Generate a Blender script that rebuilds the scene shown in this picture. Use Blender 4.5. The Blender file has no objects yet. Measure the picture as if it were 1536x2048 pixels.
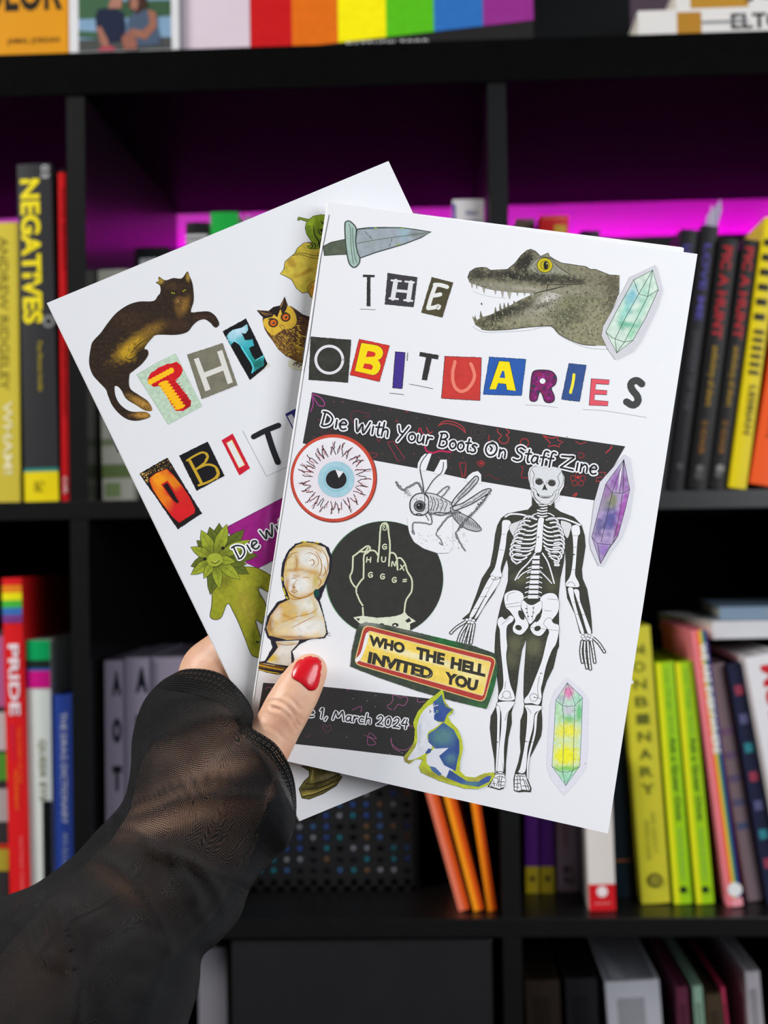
import bpy, bmesh, math, random
from math import sin, cos, pi, atan2, sqrt, hypot, exp
from mathutils import Vector, Matrix, noise
from mathutils.geometry import delaunay_2d_cdt
from mathutils.bvhtree import BVHTree
random.seed(7)
S = bpy.context.scene
COL = S.collection
# ---------------------------------------------------------------- camera
FPX = 2560.0
CAMZ = 0.0
yaw, pitch, roll = 0.040, 0.027, 0.016
fw = Vector((-sin(yaw)*cos(pitch), cos(yaw)*cos(pitch), sin(pitch)))
r0 = fw.cross(Vector((0, 0, 1))).normalized()
u0 = r0.cross(fw).normalized()
RT = (r0*cos(roll) - u0*sin(roll)).normalized()
UP = (u0*cos(roll) + r0*sin(roll)).normalized()
CP = Vector((0, 0, CAMZ))
cd = bpy.data.cameras.new('camera')
cam = bpy.data.objects.new('camera', cd); COL.objects.link(cam)
cam.matrix_world = Matrix(((RT.x, UP.x, -fw.x, CP.x), (RT.y, UP.y, -fw.y, CP.y), (RT.z, UP.z, -fw.z, CP.z), (0, 0, 0, 1)))
cd.sensor_fit = 'VERTICAL'; cd.sensor_height = 36.0
cd.lens = 36.0*FPX/2048.0
cd.clip_start = 0.02; cd.clip_end = 50
cd.dof.use_dof = True; cd.dof.focus_distance = 0.484; cd.dof.aperture_fstop = 11.0
S.camera = cam
# ---------------------------------------------------------------- world, lights, exposure
w = bpy.data.worlds.new('room_light'); S.world = w; w.use_nodes = True
w.node_tree.nodes['Background'].inputs[0].default_value = (0.80, 0.88, 1.0, 1)
w.node_tree.nodes['Background'].inputs[1].default_value = 0.16
S.view_settings.view_transform = 'Standard'; S.view_settings.look = 'None'
S.view_settings.exposure = 0.0; S.view_settings.gamma = 1.0
S.view_settings.use_curve_mapping = False
def area(name, loc, target, sx, sy, power, color):
    l = bpy.data.lights.new(name, 'AREA'); l.shape = 'RECTANGLE'; l.size = sx; l.size_y = sy
    l.energy = power; l.color = color
    o = bpy.data.objects.new(name, l); COL.objects.link(o)
    o.location = loc
    o.rotation_euler = (Vector(target)-Vector(loc)).to_track_quat('-Z', 'Y').to_euler()
    return o
area('window_key', (-1.5, 0.10, CAMZ+1.00), (0, 0.5, CAMZ-0.1), 0.7, 0.9, 38, (1.0, 0.97, 0.93))
area('window_front', (0.95, -0.35, CAMZ+0.35), (0.08, 0.6, CAMZ-0.12), 0.9, 0.9, 21, (0.93, 0.96, 1.0))
# ---------------------------------------------------------------- helpers
def px2(px, py):      # unit-forward ray through a photograph pixel
    return fw + RT*((px-768)/FPX) + UP*((1024-py)/FPX)
def atd(px, py, d):   # point at forward distance d
    return CP + px2(px, py)*d
def atY(px, py, Y):
    r = px2(px, py); return CP + r*((Y-CP.y)/r.y)
def lin(c):
    return tuple(((v/255.0)/12.92 if v <= 10 else ((v/255.0+0.055)/1.055)**2.4) for v in c)
MATS = {}
def mat(rgb, rough=0.5, var=0.06, scale=40, metallic=0, coat=0, bump=0.0, key=None, spec=0.5):
    k = (tuple(rgb), rough, var, scale, metallic, coat, bump, spec)
    if k in MATS: return MATS[k]
    m = bpy.data.materials.new(key or 'surface'); m.use_nodes = True
    nt = m.node_tree; b = nt.nodes['Principled BSDF']
    c = lin(rgb)
    tc = nt.nodes.new('ShaderNodeTexCoord'); n = nt.nodes.new('ShaderNodeTexNoise')
    n.inputs['Scale'].default_value = scale; n.inputs['Detail'].default_value = 3
    nt.links.new(tc.outputs['Object'], n.inputs['Vector'])
    mx = nt.nodes.new('ShaderNodeMix'); mx.data_type = 'RGBA'
    mx.inputs[6].default_value = tuple(v*(1-var) for v in c)+(1,)
    mx.inputs[7].default_value = tuple(min(1, v*(1+var)) for v in c)+(1,)
    nt.links.new(n.outputs['Fac'], mx.inputs[0]); nt.links.new(mx.outputs[2], b.inputs['Base Color'])
    b.inputs['Roughness'].default_value = rough; b.inputs['Metallic'].default_value = metallic
    b.inputs['Coat Weight'].default_value = coat; b.inputs['Specular IOR Level'].default_value = spec
    if bump:
        bp = nt.nodes.new('ShaderNodeBump'); bp.inputs['Strength'].default_value = bump; bp.inputs['Distance'].default_value = 0.001
        nt.links.new(n.outputs['Fac'], bp.inputs['Height']); nt.links.new(bp.outputs[0], b.inputs['Normal'])
    MATS[k] = m; return m
def link(name, me, parent=None, loc=None):
    o = bpy.data.objects.new(name, me); COL.objects.link(o)
    if parent: o.parent = parent
    if loc is not None: o.location = loc
    return o
def tag(o, label=None, cat=None, group=None, kind=None):
    if label: o['label'] = label
    if cat: o['category'] = cat
    if group: o['group'] = group
    if kind: o['kind'] = kind
    return o
def empty(name, loc=(0, 0, 0), rot=(0, 0, 0)):
    o = bpy.data.objects.new(name, None); COL.objects.link(o); o.location = loc; o.rotation_euler = rot
    o.empty_display_size = 0.02; return o
def box_bm(bm, x0, x1, y0, y1, z0, z1, mi=0, bev=0):
    vs = [bm.verts.new(p) for p in ((x0,y0,z0),(x1,y0,z0),(x1,y1,z0),(x0,y1,z0),(x0,y0,z1),(x1,y0,z1),(x1,y1,z1),(x0,y1,z1))]
    fs = [bm.faces.new([vs[i] for i in q]) for q in ((0,3,2,1),(4,5,6,7),(0,1,5,4),(1,2,6,5),(2,3,7,6),(3,0,4,7))]
    for f in fs: f.material_index = mi
    if bev:
        es = list({e for f in fs for e in f.edges})
        r = bmesh.ops.bevel(bm, geom=es, offset=bev, segments=2, affect='EDGES', profile=0.6)
        for f in r['faces']: f.material_index = mi
def bm_obj(name, bm, mats, parent=None, loc=None, smooth=False):
    me = bpy.data.meshes.new(name); bm.to_mesh(me); bm.free()
    if not isinstance(mats, (list, tuple)): mats = [mats]
    for m in mats: me.materials.append(m)
    if smooth: me.polygons.foreach_set('use_smooth', [True]*len(me.polygons))
    return link(name, me, parent, loc)
def box(name, x0, x1, y0, y1, z0, z1, m, parent=None, bev=0.0):
    bm = bmesh.new(); box_bm(bm, x0, x1, y0, y1, z0, z1, 0, bev)
    return bm_obj(name, bm, m, parent)
# ---------------------------------------------------------------- the setting and the shelving unit
YF = 1.06; YB = YF+0.39; TH = 0.0155
blk = mat((11, 11, 11), 0.5, 0.25, 90, bump=0.05, key='black_brown_veneer', spec=0.006)
blkg = mat((13, 13, 13), 0.32, 0.25, 90, bump=0.05, key='black_satin_veneer', spec=0.3)
blkin = mat((18, 17, 18), 0.30, 0.2, 60, key='black_veneer_inside', spec=0.35)
xa = atY(154, 600, YF).x; xb = atY(1001, 600, YF).x
PIT = xb-xa
zt0 = atY(768, 172, YF).z; zt1 = zt0+0.036      # outer top board: underside / top
z1 = atY(768, 991, YF).z                         # top of first inner shelf
z2 = atY(768, 1838, YF).z                        # top of second
RP = z1-z2
print('pitch', PIT, 'row', zt0-z1, RP)
zl = [z1, z2, z2-RP, z2-2*RP]
FLOOR = zl[-1]-RP-0.036+TH
unit = empty('shelving_unit', (xa+PIT/2, YF, FLOOR))
tag(unit, 'black cube shelving unit filled with books behind the held booklets', 'shelving unit')
def ub(name, *a, **k):
    o = box(name, *a, blkg if name in ('shelf', 'divider') else blk, **k); o.parent = unit; o.location = -unit.location; return o
XL = xa-PIT-0.02; XR = xb+PIT*2+0.02
ub('top_board', XL-0.03, XR+0.03, YF-0.002, YB, zt0, zt1, bev=0.0008)
ub('bottom_board', XL-0.03, XR+0.03, YF-0.002, YB, FLOOR, FLOOR+0.036)
ub('side_board', XL-0.03, XL, YF, YB, FLOOR+0.036, zt0)
ub('side_board', XR, XR+0.03, YF, YB, FLOOR+0.036, zt0)
for z in zl: ub('shelf', XL, XR, YF, YB, z-TH, z, bev=0.0006)
rows = [(zt0, z1), (z1-TH, zl[1]), (zl[1]-TH, zl[2]), (zl[2]-TH, zl[3]), (zl[3]-TH, FLOOR+0.036)]
for k in (-0, 1, 2):
    for zu, zd in rows:
        xc = xa+PIT*k
        ub('divider', xc-TH/2, xc+TH/2, YF+0.0005, YB, zd, zu)
for k in range(-1, 3):
    for i, (zu, zd) in enumerate(rows[1:]):
        bx0 = xa+PIT*k; o = ub('glow_block_panel', bx0+TH/2, bx0+PIT-TH/2, YB-0.006, YB, zd, zu)  # added panels that keep the magenta glow out of the lower bays
wallm = mat((56, 54, 56), 0.7, 0.05, 5, key='wall_paint')
o = box('wall_back', -2.2, 2.4, YB+0.07, YB+0.12, FLOOR, 2.7, wallm); tag(o, kind='structure')
o = box('floor', -2.2, 2.4, -2.2, YB+0.12, FLOOR-0.05, FLOOR, mat((70, 55, 45), 0.5, 0.2, 6, key='floor_boards')); tag(o, kind='structure')
# LED strip behind the first row, lighting the wall magenta
bm = bmesh.new(); zs = z1+0.268
box_bm(bm, XL, XR, YB+0.0065, YB+0.0075, zs, zs+0.010)
ledm = bpy.data.materials.new('led_glow'); ledm.use_nodes = True
nt = ledm.node_tree; nt.nodes.clear(); e = nt.nodes.new('ShaderNodeEmission'); oo = nt.nodes.new('ShaderNodeOutputMaterial')
e.inputs[0].default_value = (1.0, 0.0, 0.85, 1); e.inputs[1].default_value = 430
nt.links.new(e.outputs[0], oo.inputs[0])
led = bm_obj('led_strip', bm, ledm)
tag(led, 'magenta glowing light strip on the back of the shelving unit', 'light strip')
ch = box('light_shield_rail', XL, XR, YB, YB+0.006, zs-0.010, zs+0.036, mat((40, 40, 42), 0.5)); ch.parent = led  # unseen rail added to shield the top board from the strip's light
# ---------------------------------------------------------------- books
FONT = bpy.data.curves.new('lettering_source', 'FONT')
fobj = bpy.data.objects.new('lettering_source', FONT)
TC = {}
def glyphs(s, bold=0.0, space=1.0):
    """flat triangles of a line of text, normalised to its own bounding box"""
    k = (s, bold, space)
    if k in TC: return TC[k]
    FONT.body = s; FONT.offset = bold; FONT.space_character = space; FONT.resolution_u = 3
    COL.objects.link(fobj); dg = bpy.context.evaluated_depsgraph_get(); dg.update()
    me = fobj.evaluated_get(dg).to_mesh()
    V = [(v.co.x, v.co.y) for v in me.vertices]; F = [tuple(p.vertices) for p in me.polygons]
    fobj.evaluated_get(dg).to_mesh_clear(); COL.objects.unlink(fobj)
    x0 = min(v[0] for v in V); x1 = max(v[0] for v in V); y0 = min(v[1] for v in V); y1 = max(v[1] for v in V)
    V = [((x-x0)/(x1-x0), (y-y0)/(y1-y0)) for x, y in V]
    TC[k] = (V, F); return TC[k]
def mesh_text(name, s, fn, m, parent, bold=0.0, space=1.0):
    V, F = glyphs(s, bold, space)
    me = bpy.data.meshes.new(name); me.from_pydata([fn(x, y) for x, y in V], [], F); me.materials.append(m)
    return link(name, me, parent)
pagem = mat((214, 208, 196), 0.8, 0.12, 300, key='page_paper')
LAST = {}
def book_box(w, h, dep, m, hard=True):
    """cover (spine and two boards) and page block of a book; origin bottom left of the spine, spine faces -Y"""
    k = ('c', round(w, 4), round(h, 4), round(dep, 4), m.name)
    t = min(0.0022, w*0.12); ins = 0.003 if hard else 0.0003
    bm = bmesh.new()
    n = 8; prof = []
    for i in range(n+1):
        a = i/n; xx = w*a; yy = -sin(pi*a)*min(0.0010, w*0.05)
        prof.append((xx, yy))
    outer = [(0, dep)]+prof+[(w, dep)]
    inner = [(w-t, dep), (w-t, t+0.001), (t, t+0.001), (t, dep)]
    ring = outer+inner
    lo = [bm.verts.new((x, y, 0)) for x, y in ring]; hi = [bm.verts.new((x, y, h)) for x, y in ring]
    N = len(ring)
    for i in range(N):
        j = (i+1) % N; bm.faces.new((lo[i], lo[j], hi[j], hi[i]))
    bm.faces.new(hi); bm.faces.new(lo[::-1])
    bmesh.ops.triangulate(bm, faces=[f for f in bm.faces if len(f.verts) > 4])
    bmesh.ops.recalc_face_normals(bm, faces=bm.faces)
    me = bpy.data.meshes.new('cover'); bm.to_mesh(me); bm.free(); me.materials.append(m)
    bm = bmesh.new(); box_bm(bm, t*1.02, w-t*1.02, t+0.0015, dep-ins, ins, h-ins)
    mp = bpy.data.meshes.new('pages'); bm.to_mesh(mp); bm.free(); mp.materials.append(pagem)
    return me, mp
def book(label, xl, xr, xt, yt, row, dy=0.02, col=(60, 60, 60), deco=(), dep=0.15, group=None, yb=None, rough=0.4, name='book', top=None, cat='book'):
    """xl, xr: spine edges at the foot, (xt,yt): left top corner of the spine, in photograph pixels; row: z of its shelf"""
    Y = YF+dy
    zb = row
    # foot pixel row on this plane
    ya = 0.0
    def footy(px):
        lo_, hi_ = -3000.0, 5000.0
        for _ in range(40):
            md = (lo_+hi_)/2
            if atY(px, md, Y).z > zb: lo_ = md
            else: hi_ = md
        return lo_
    P0 = atY(xl, footy(xl), Y); P1 = atY(xr, footy(xr), Y); T = atY(xt, yt, Y)
    lean = atan2(T.x-P0.x, T.z-P0.z); h = hypot(T.x-P0.x, T.z-P0.z); wd = (P1.x-P0.x)*cos(lean)-.0004
    if LAST.get(zb) and P0.x-LAST[zb][0] < .04 and P0.x > LAST[zb][0]-.02:
        q0, ql, qh = LAST[zb]; hh = min(h, qh); dd = max(q0-P0.x, q0+math.tan(ql)*hh-P0.x-math.tan(lean)*hh)+.0004
        if dd > 0:
            P0 = P0+Vector((dd, 0, 0)); wd = max(wd-dd, wd*.6)
    LAST[zb] = (P0.x+wd/cos(lean)+(max(0, lean))*wd*.2, lean, h)
    e = empty(name, (P0.x, Y, zb+0.0002 if lean <= 0 else zb+0.0002+sin(lean)*wd), (0, lean, 0))
    m = mat(col, rough, 0.05, 30, key='book_cloth', spec=.14)
    me, mp = book_box(wd, h, dep, m)
    link('cover', me, e); link('pages', mp, e)
    def cy(u): return -sin(pi*u)*min(0.0010, wd*0.05)
    for i, d in enumerate(deco):
        off = -0.0002-0.00012*(i+1)
        if d[0] == 'r':      # rectangle of print: u0,u1 across, v0,v1 from foot
            _, a0, a1, b0, b1, c = d
            n = 6; V = []; F = []
            for j in range(n+1):
                u = a0+(a1-a0)*j/n; V += [(u*wd, cy(u)+off, b0*h), (u*wd, cy(u)+off, b1*h)]
            for j in range(n): F.append((2*j, 2*j+2, 2*j+3, 2*j+1))
            mm = bpy.data.meshes.new('printed_band'); mm.from_pydata(V, [], F); mm.materials.append(mat(c, rough, 0.06, 60, key='print', spec=.15))
            link('printed_band', mm, e)
        elif d[0] in 'td':   # t: text reading down; d: upright text/letter
            _, s, a0, a1, b0, b1, c = d[:7]; bold = d[7] if len(d) > 7 else 0.0
            if d[0] == 't': fn = lambda x, y: ((a0+(a1-a0)*y)*wd, cy(a0+(a1-a0)*y)+off, (b1-(b1-b0)*x)*h)
            else: fn = lambda x, y: ((a0+(a1-a0)*x)*wd, cy(a0+(a1-a0)*x)+off, (b0+(b1-b0)*y)*h)
            mesh_text('lettering', s, fn, mat(c, rough, 0.02, 60, key='print', spec=.15), e, bold)
        elif d[0] == 'o':    # disc
            _, u, v, r, c = d
            V = [((u*wd)+r*cos(2*pi*k/16), cy(u)+off-0.0001, v*h+r*sin(2*pi*k/16)) for k in range(16)]
            mm = bpy.data.meshes.new('emblem'); mm.from_pydata(V, [], [tuple(range(16))]); mm.materials.append(mat(c, rough, 0.02, 60, key='print', spec=.15))
            link('emblem', mm, e)
    tag(e, label, cat, group)
    return e
R1, R2, R3 = z1, z2, zl[2]
Y_ = (205, 175, 25)
# first row, bay at the left edge
book('dark yellow hardback at the far left of the shelf with white WHAM! lettering', -62, 42, -66, 448, R1, 0.015, (198, 180, 62),
     [('t', 'ANDREW RIDGELEY', 0.62, 0.80, 0.40, 0.95, (120, 108, 40), 0.01), ('t', 'WHAM!', 0.68, 0.86, 0.10, 0.36, (225, 215, 170), 0.02)], rough=0.35)
book('thick black book with large yellow NEGATIVES title down its spine', 50, 119, 34, 330, R1, 0.010, (48, 48, 50),
     [('t', 'NEGATIVES', 0.08, 0.66, 0.525, 0.955, (228, 208, 20), 0.035), ('r', 0.0, 1.0, 0.0, 0.088, (222, 200, 20)), ('r', 0.0, 1.0, 0.088, 0.098, (40, 130, 120)),
      ('t', 'The Photos Inside', 0.50, 0.62, 0.325, 0.475, (190, 165, 20)), ('t', '03', 0.72, 0.95, 0.955, 0.995, (170, 170, 170), 0.02), ('o', 0.84, 0.53, 0.0052, (130, 130, 130)), ('o', 0.84, 0.53, 0.003, (44, 44, 46)),
      ('t', 'Ged', 0.3, 0.6, 0.03, 0.06, (120, 105, 20))])
book('narrow black book with yellow marks between the black book and the red one', 119, 128, 108, 338, R1, 0.03, (20, 19, 18),
     [('t', 'W A', 0.2, 0.9, 0.90, 0.96, (170, 140, 20), 0.02)])
book('thin glossy red book standing against the left upright', 124, 140, 116, 346, R1, 0.008, (190, 28, 32),
     [('t', 'DAVID BENEDICT', 0.45, 0.85, 0.70, 0.95, (110, 14, 18)), ('t', 'STEPHEN SONDHEIM', 0.3, 0.7, 0.26, 0.49, (110, 20, 14)), ('t', 'OR', 0.25, 0.75, 0.02, 0.075, (215, 180, 180), 0.03)], rough=0.18)
# first row, middle bay
book('pale grey paperback left in the middle bay, mostly hidden by the rear booklet', 206, 268, 196, 541, R1, 0.035, (176, 174, 160),
     [('r', 0, 1, 0.1, 0.16, (100, 116, 70)), ('r', 0, 1, 0.24, 0.27, (120, 130, 100)), ('r', 0.1, 0.6, 0.02, 0.08, (120, 140, 90)), ('t', 'GARDEN', 0.3, 0.7, 0.5, 0.8, (60, 80, 60))])
book('black book with a white label near its head, above the cat on the rear booklet', 276, 345, 270, 496, R1, 0.05, (22, 22, 24),
     [('r', 0.15, 0.65, 0.90, 0.955, (180, 180, 182)), ('t', 'ZINE', 0.3, 0.52, 0.905, 0.95, (30, 30, 30))])
book('narrow dark red book beside the black book with a label', 346, 374, 345, 500, R1, 0.07, (70, 22, 40))
book('black book with two white bands beside the green one', 376, 421, 372, 446, R1, 0.045, (26, 26, 28),
     [('r', 0, 1, 0.925, 0.935, (190, 190, 190)), ('r', 0, 1, 0.945, 0.955, (190, 190, 190)), ('r', 0, 1, 0.90, 0.91, (150, 150, 150))])
book('bright green book just above the rear booklet', 422, 478, 421, 426, R1, 0.04, (30, 150, 60), rough=0.3)
book('slim grey book behind the bright green one', 479, 497, 479, 433, R1, 0.075, (120, 122, 118))
for i, (a, b, t, c) in enumerate([(500, 560, 520, (60, 50, 80)), (561, 610, 540, (140, 60, 50)), (611, 690, 500, (40, 70, 80)), (691, 740, 560, (150, 150, 140)), (741, 800, 530, (60, 60, 60))]):
    book(['violet', 'brick red', 'dark teal', 'light grey', 'charcoal'][i]+' book hidden behind the upper edge of the booklets', a, b, a, t, R1, 0.05, c)
book('slim pale book whose head shows beside the white one', 826, 838, 824, 424, R1, 0.08, (90, 85, 95))
book('white book with blue lettering at the right end of the middle bay', 908, 972, 905, 401, R1, 0.03, (202, 198, 200),
     [('d', 'HOLLY', 0.42, 0.80, 0.945, 0.962, (60, 80, 130), 0.02), ('d', 'SMITH', 0.38, 0.86, 0.905, 0.930, (60, 90, 150), 0.02), ('r', 0, 0.09, 0, 0.985, (40, 50, 130))])
# first row, right bay
book('brown book at the left of the right bay, peeking over the front booklet', 1031, 1072, 1030, 439, R1, 0.06, (104, 84, 74))
book('red book with a yellow patch peeking over the front booklet', 1078, 1138, 1079, 433, R1, 0.04, (196, 34, 36),
     [('r', 0.5, 0.9, 0.935, 0.965, (190, 150, 40)), ('r', 0.1, 0.9, 0.985, 0.995, (220, 90, 80))])
book('black slanted paperback head against the magenta glow', 1165, 1206, 1160, 463, R1, 0.05, (24, 22, 28))
PR = (70, 60, 140)
book('black leaning book with violet title, nearest the front booklet', 1296, 1334, 1362, 463, R1, 0.03, (25, 24, 28),
     [('t', 'LOVE ME FIERCE', 0.25, 0.7, 0.64, 0.94, PR, 0.02), ('t', 'IN DANGER BY NIGHT', 0.25, 0.7, 0.28, 0.62, (110, 110, 118))])
book('black leaning book with grey title and a feather bookmark', 1335, 1372, 1402, 455, R1, 0.025, (25, 24, 26),
     [('t', 'LOVE ME', 0.3, 0.7, 0.64, 0.93, PR, 0.02), ('t', 'DANGER OF THE', 0.3, 0.66, 0.3, 0.6, (70, 70, 76)), ('o', 0.5, 0.09, 0.003, (60, 60, 62))])
book('black leaning book with red title and ochre words, left of its twin', 1376, 1414, 1441, 481, R1, 0.018, (24, 22, 22),
     [('t', 'PIC A HUNT', 0.2, 0.75, 0.60, 0.97, (158, 22, 32), 0.03), ('t', 'anthology of short', 0.25, 0.7, 0.33, 0.57, (150, 118, 20), 0.02), ('t', 'D SCHOR', 0.3, 0.6, 0.14, 0.27, (150, 100, 20)), ('o', 0.5, 0.082, 0.0032, (90, 88, 86)), ('o', 0.5, 0.055, 0.004, (64, 62, 60))])
book('black leaning book with red title and ochre words beside the yellow book', 1417, 1452, 1486, 483, R1, 0.018, (24, 22, 22),
     [('t', 'PIC A HUNT', 0.2, 0.75, 0.60, 0.97, (158, 22, 32), 0.03), ('t', 'anthology of short', 0.25, 0.7, 0.33, 0.57, (150, 118, 20), 0.02), ('t', 'D SCHOR', 0.3, 0.6, 0.14, 0.27, (150, 100, 20)), ('o', 0.52, 0.082, 0.0034, (120, 118, 116)), ('o', 0.46, 0.058, 0.003, (80, 78, 76))])
bars = [('r', 0.1, 0.75, 0.62+0.055*i, 0.645+0.055*i, (40, 36, 20)) for i in range(6)]+[('r', 0.2, 0.8, 0.42+0.03*i, 0.435+0.03*i, (70, 62, 20)) for i in range(6)]
book('tall yellow book with black bars leaning beside the orange one', 1458, 1494, 1530, 440, R1, 0.012, (214, 192, 16), bars+[('t', 'LESBIAN', 0.4, 0.75, 0.2, 0.38, (70, 62, 20), 0.02)])
book('orange leaning book cut off by the right edge of the picture', 1500, 1570, 1590, 430, R1, 0.010, (226, 84, 28),
     [('t', 'MISFITS', 0.25, 0.45, 0.17, 0.28, (90, 40, 20), 0.02)])
# feather bookmark
bm = bmesh.new(); F0 = atY(1424, 462, YF+0.06)
pts = [(0, 0), (-.006, .008), (-.004, .018), (.004, .026), (.008, .032), (.009, .022), (.005, .010), (.003, 0)]
lo_ = [bm.verts.new((x, 0, z)) for x, z in pts]; hi_ = [bm.verts.new((x, .0006, z)) for x, z in pts]
bm.faces.new(lo_); bm.faces.new(hi_[::-1])
for i in range(len(pts)): bm.faces.new((lo_[i-1], lo_[i], hi_[i], hi_[i-1]))
fb = bm_obj('feather_bookmark', bm, mat((150, 140, 165), 0.7), loc=F0-Vector((0, 0, .004)))
tag(fb, 'grey feather-shaped bookmark sticking out of a black leaning book', 'bookmark')
bm = bmesh.new(); box_bm(bm, -.0004, .0004, -.0003, .0009, -.002, .026); bm_obj('quill', bm, mat((200, 195, 205), 0.6), fb)
# second row, bay at the left edge
book('magazine with a black, green and white patterned spine at the far left edge', -40, 18, -36, 1262, R2, 0.05, (60, 60, 62),
     [('r', 0, 1, 0.72, 0.98, (190, 110, 165)), ('r', 0.2, 1, 0.45, 0.55, (90, 170, 60)), ('r', 0.5, 1, 0.3, 0.42, (190, 190, 190)), ('r', 0.4, 1, 0.12, 0.2, (190, 180, 60)), ('r', 0.1, 1, 0.2, 0.22, (200, 60, 40)), ('r', 0.4, 0.9, 0.56, 0.70, (210, 210, 210))])
rb = [(220, 30, 30), (226, 130, 30), (235, 225, 20), (70, 180, 60), (60, 110, 180), (120, 60, 130)]
book('red book with a rainbow band and white PRIDE title', 20, 61, 3, 1157, R2, 0.03, (216, 30, 34),
     [('r', 0, 1, 0.865+0.0225*(5-i), 0.8875+0.0225*(5-i), rb[i]) for i in range(1, 6)]+[('t', 'PRIDE', 0.25, 0.78, 0.585, 0.80, (236, 220, 226), 0.03),
      ('t', 'THE STORY OF THE', 0.62, 0.8, 0.38, 0.55, (240, 110, 30)), ('t', 'MOVEMENT', 0.4, 0.6, 0.30, 0.42, (240, 120, 30)), ('t', 'QUALITY', 0.3, 0.42, 0.45, 0.56, (150, 50, 110)), ('t', 'MATTHEW TODD', 0.6, 0.74, 0.06, 0.22, (240, 130, 130))])
book('dark brown book standing deep between the red and the blue book', 100, 150, 98, 1176, R2, 0.19, (48, 14, 8))
book('white book with green, black and magenta head beside the red book', 60, 108, 53, 1281, R2, 0.035, (214, 220, 214),
     [('r', 0, 1, 0.925, 1.0, (10, 160, 90)), ('r', 0, 1, 0.895, 0.925, (30, 40, 36)), ('r', 0, 1, 0.885, 0.895, (40, 90, 160)), ('r', 0, 1, 0.82, 0.885, (200, 20, 130)),
      ('t', 'QUEER EYE', 0.45, 0.75, 0.40, 0.63, (130, 130, 90), 0.01), ('r', 0.62, 1, 0.02, 0.40, (16, 18, 18))])
book('blue book with white title THE DRAG DICTIONARY', 113, 152, 108, 1391, R2, 0.03, (44, 70, 156),
     [('t', 'THE DRAG DICTIONARY', 0.35, 0.66, 0.40, 0.92, (200, 205, 225), 0.012), ('t', 'AN ILLUSTRATED', 0.40, 0.66, 0.05, 0.36, (170, 180, 215))])
# second row, middle bay
for i, (a, b, t, y, s) in enumerate([(213, 249, 209, 1322, 'AOTF'), (251, 301, 249, 1316, 'ARTO'), (304, 372, 303, 1316, '')]):
    book(['lilac grey book spelling A O T down its spine, beside the left upright', 'lilac grey book with black capitals, in the middle of three', 'plain pale grey book partly behind the sleeve'][i], a, b, t, y, R2, 0.025+0.006*i, (128, 120, 136),
         [('d', s[k], 0.45, 0.95, 0.86-0.19*k, 0.96-0.19*k, (18, 20, 30), 0.07) for k in range(len(s))], group=None)
# orange booklets leaning
for i, (a, b, t, y, c, lb) in enumerate([(918, 941, 841, 1540, (228, 120, 92), 'pink edged orange booklet, leftmost of three leaning under the front booklet'),
        (948, 969, 878, 1545, (248, 150, 30), 'orange booklet in the middle of three leaning under the front booklet'), (976, 994, 942, 1545, (250, 140, 26), 'orange booklet nearest the upright, most erect of three')]):
    book(lb, a, b, t-18, y-60, R2, 0.02, c, [('r', 0.55, 1.0, 0.002, 0.998, (214, 78, 14))], dep=0.20, rough=0.35)
# wire basket; coloured balls stand in for bluish light in its holes
BX0 = atY(480, 1700, YF+.09).x; BX1 = atY(828, 1700, YF+.09).x; by = YF+.09; bh = atY(700, 1560, by).z-z2
bk = empty('mesh_basket', ((BX0+BX1)/2, by, z2+.0004)); tag(bk, 'black perforated basket with blue glints under the booklets', 'basket')
bw = (BX1-BX0)/2; bmk = mat((14, 14, 15), 0.4)
bm = bmesh.new(); nx = 13; nz = 8; sx = 2*bw/nx; sz = (bh-0.02)/nz
for i in range(nx+1): box_bm(bm, -bw+sx*i-sx*.27, -bw+sx*i+sx*.27, 0, .002, 0, bh)
for j in range(nz+1): box_bm(bm, -bw, bw, -.0006, .0014, .012+sz*j-sz*.27, .012+sz*j+sz*.27)
o = bm_obj('front_lattice', bm, bmk, bk); o['kind'] = 'stuff'
for nm, a in (('side_panel', (-bw-.002, -bw, 0, .2, 0, bh)), ('side_panel', (bw, bw+.002, 0, .2, 0, bh)), ('back_wall', (-bw, bw, .198, .2, 0, bh)), ('base', (-bw, bw, 0, .2, 0, .003)), ('rim', (-bw-.003, bw+.003, -.003, .004, bh-.006, bh))):
    box(nm, *a, bmk, bk)
rn = random.Random(4); cs = [(110, 160, 240), (90, 130, 230), (220, 220, 230), (190, 140, 100), (70, 190, 210), (30, 30, 40), (30, 30, 34)]
for i in range(nx):
    for j in range(nz):
        c = rn.choice(cs)
        if i < 3: c = (60, 190, 205) if j < 2 else (30, 30, 36)
        if c[0] < 35 and j > 1: continue
        bm = bmesh.new(); bmesh.ops.create_icosphere(bm, subdivisions=1, radius=sz*.42)
        o = bm_obj('glint_ball', bm, mat(c, 0.15, 0.3, 200, key='glint_paint'), bk, (-bw+sx*(i+.5), .0065, .012+sz*(j+.5)), True)
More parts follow.
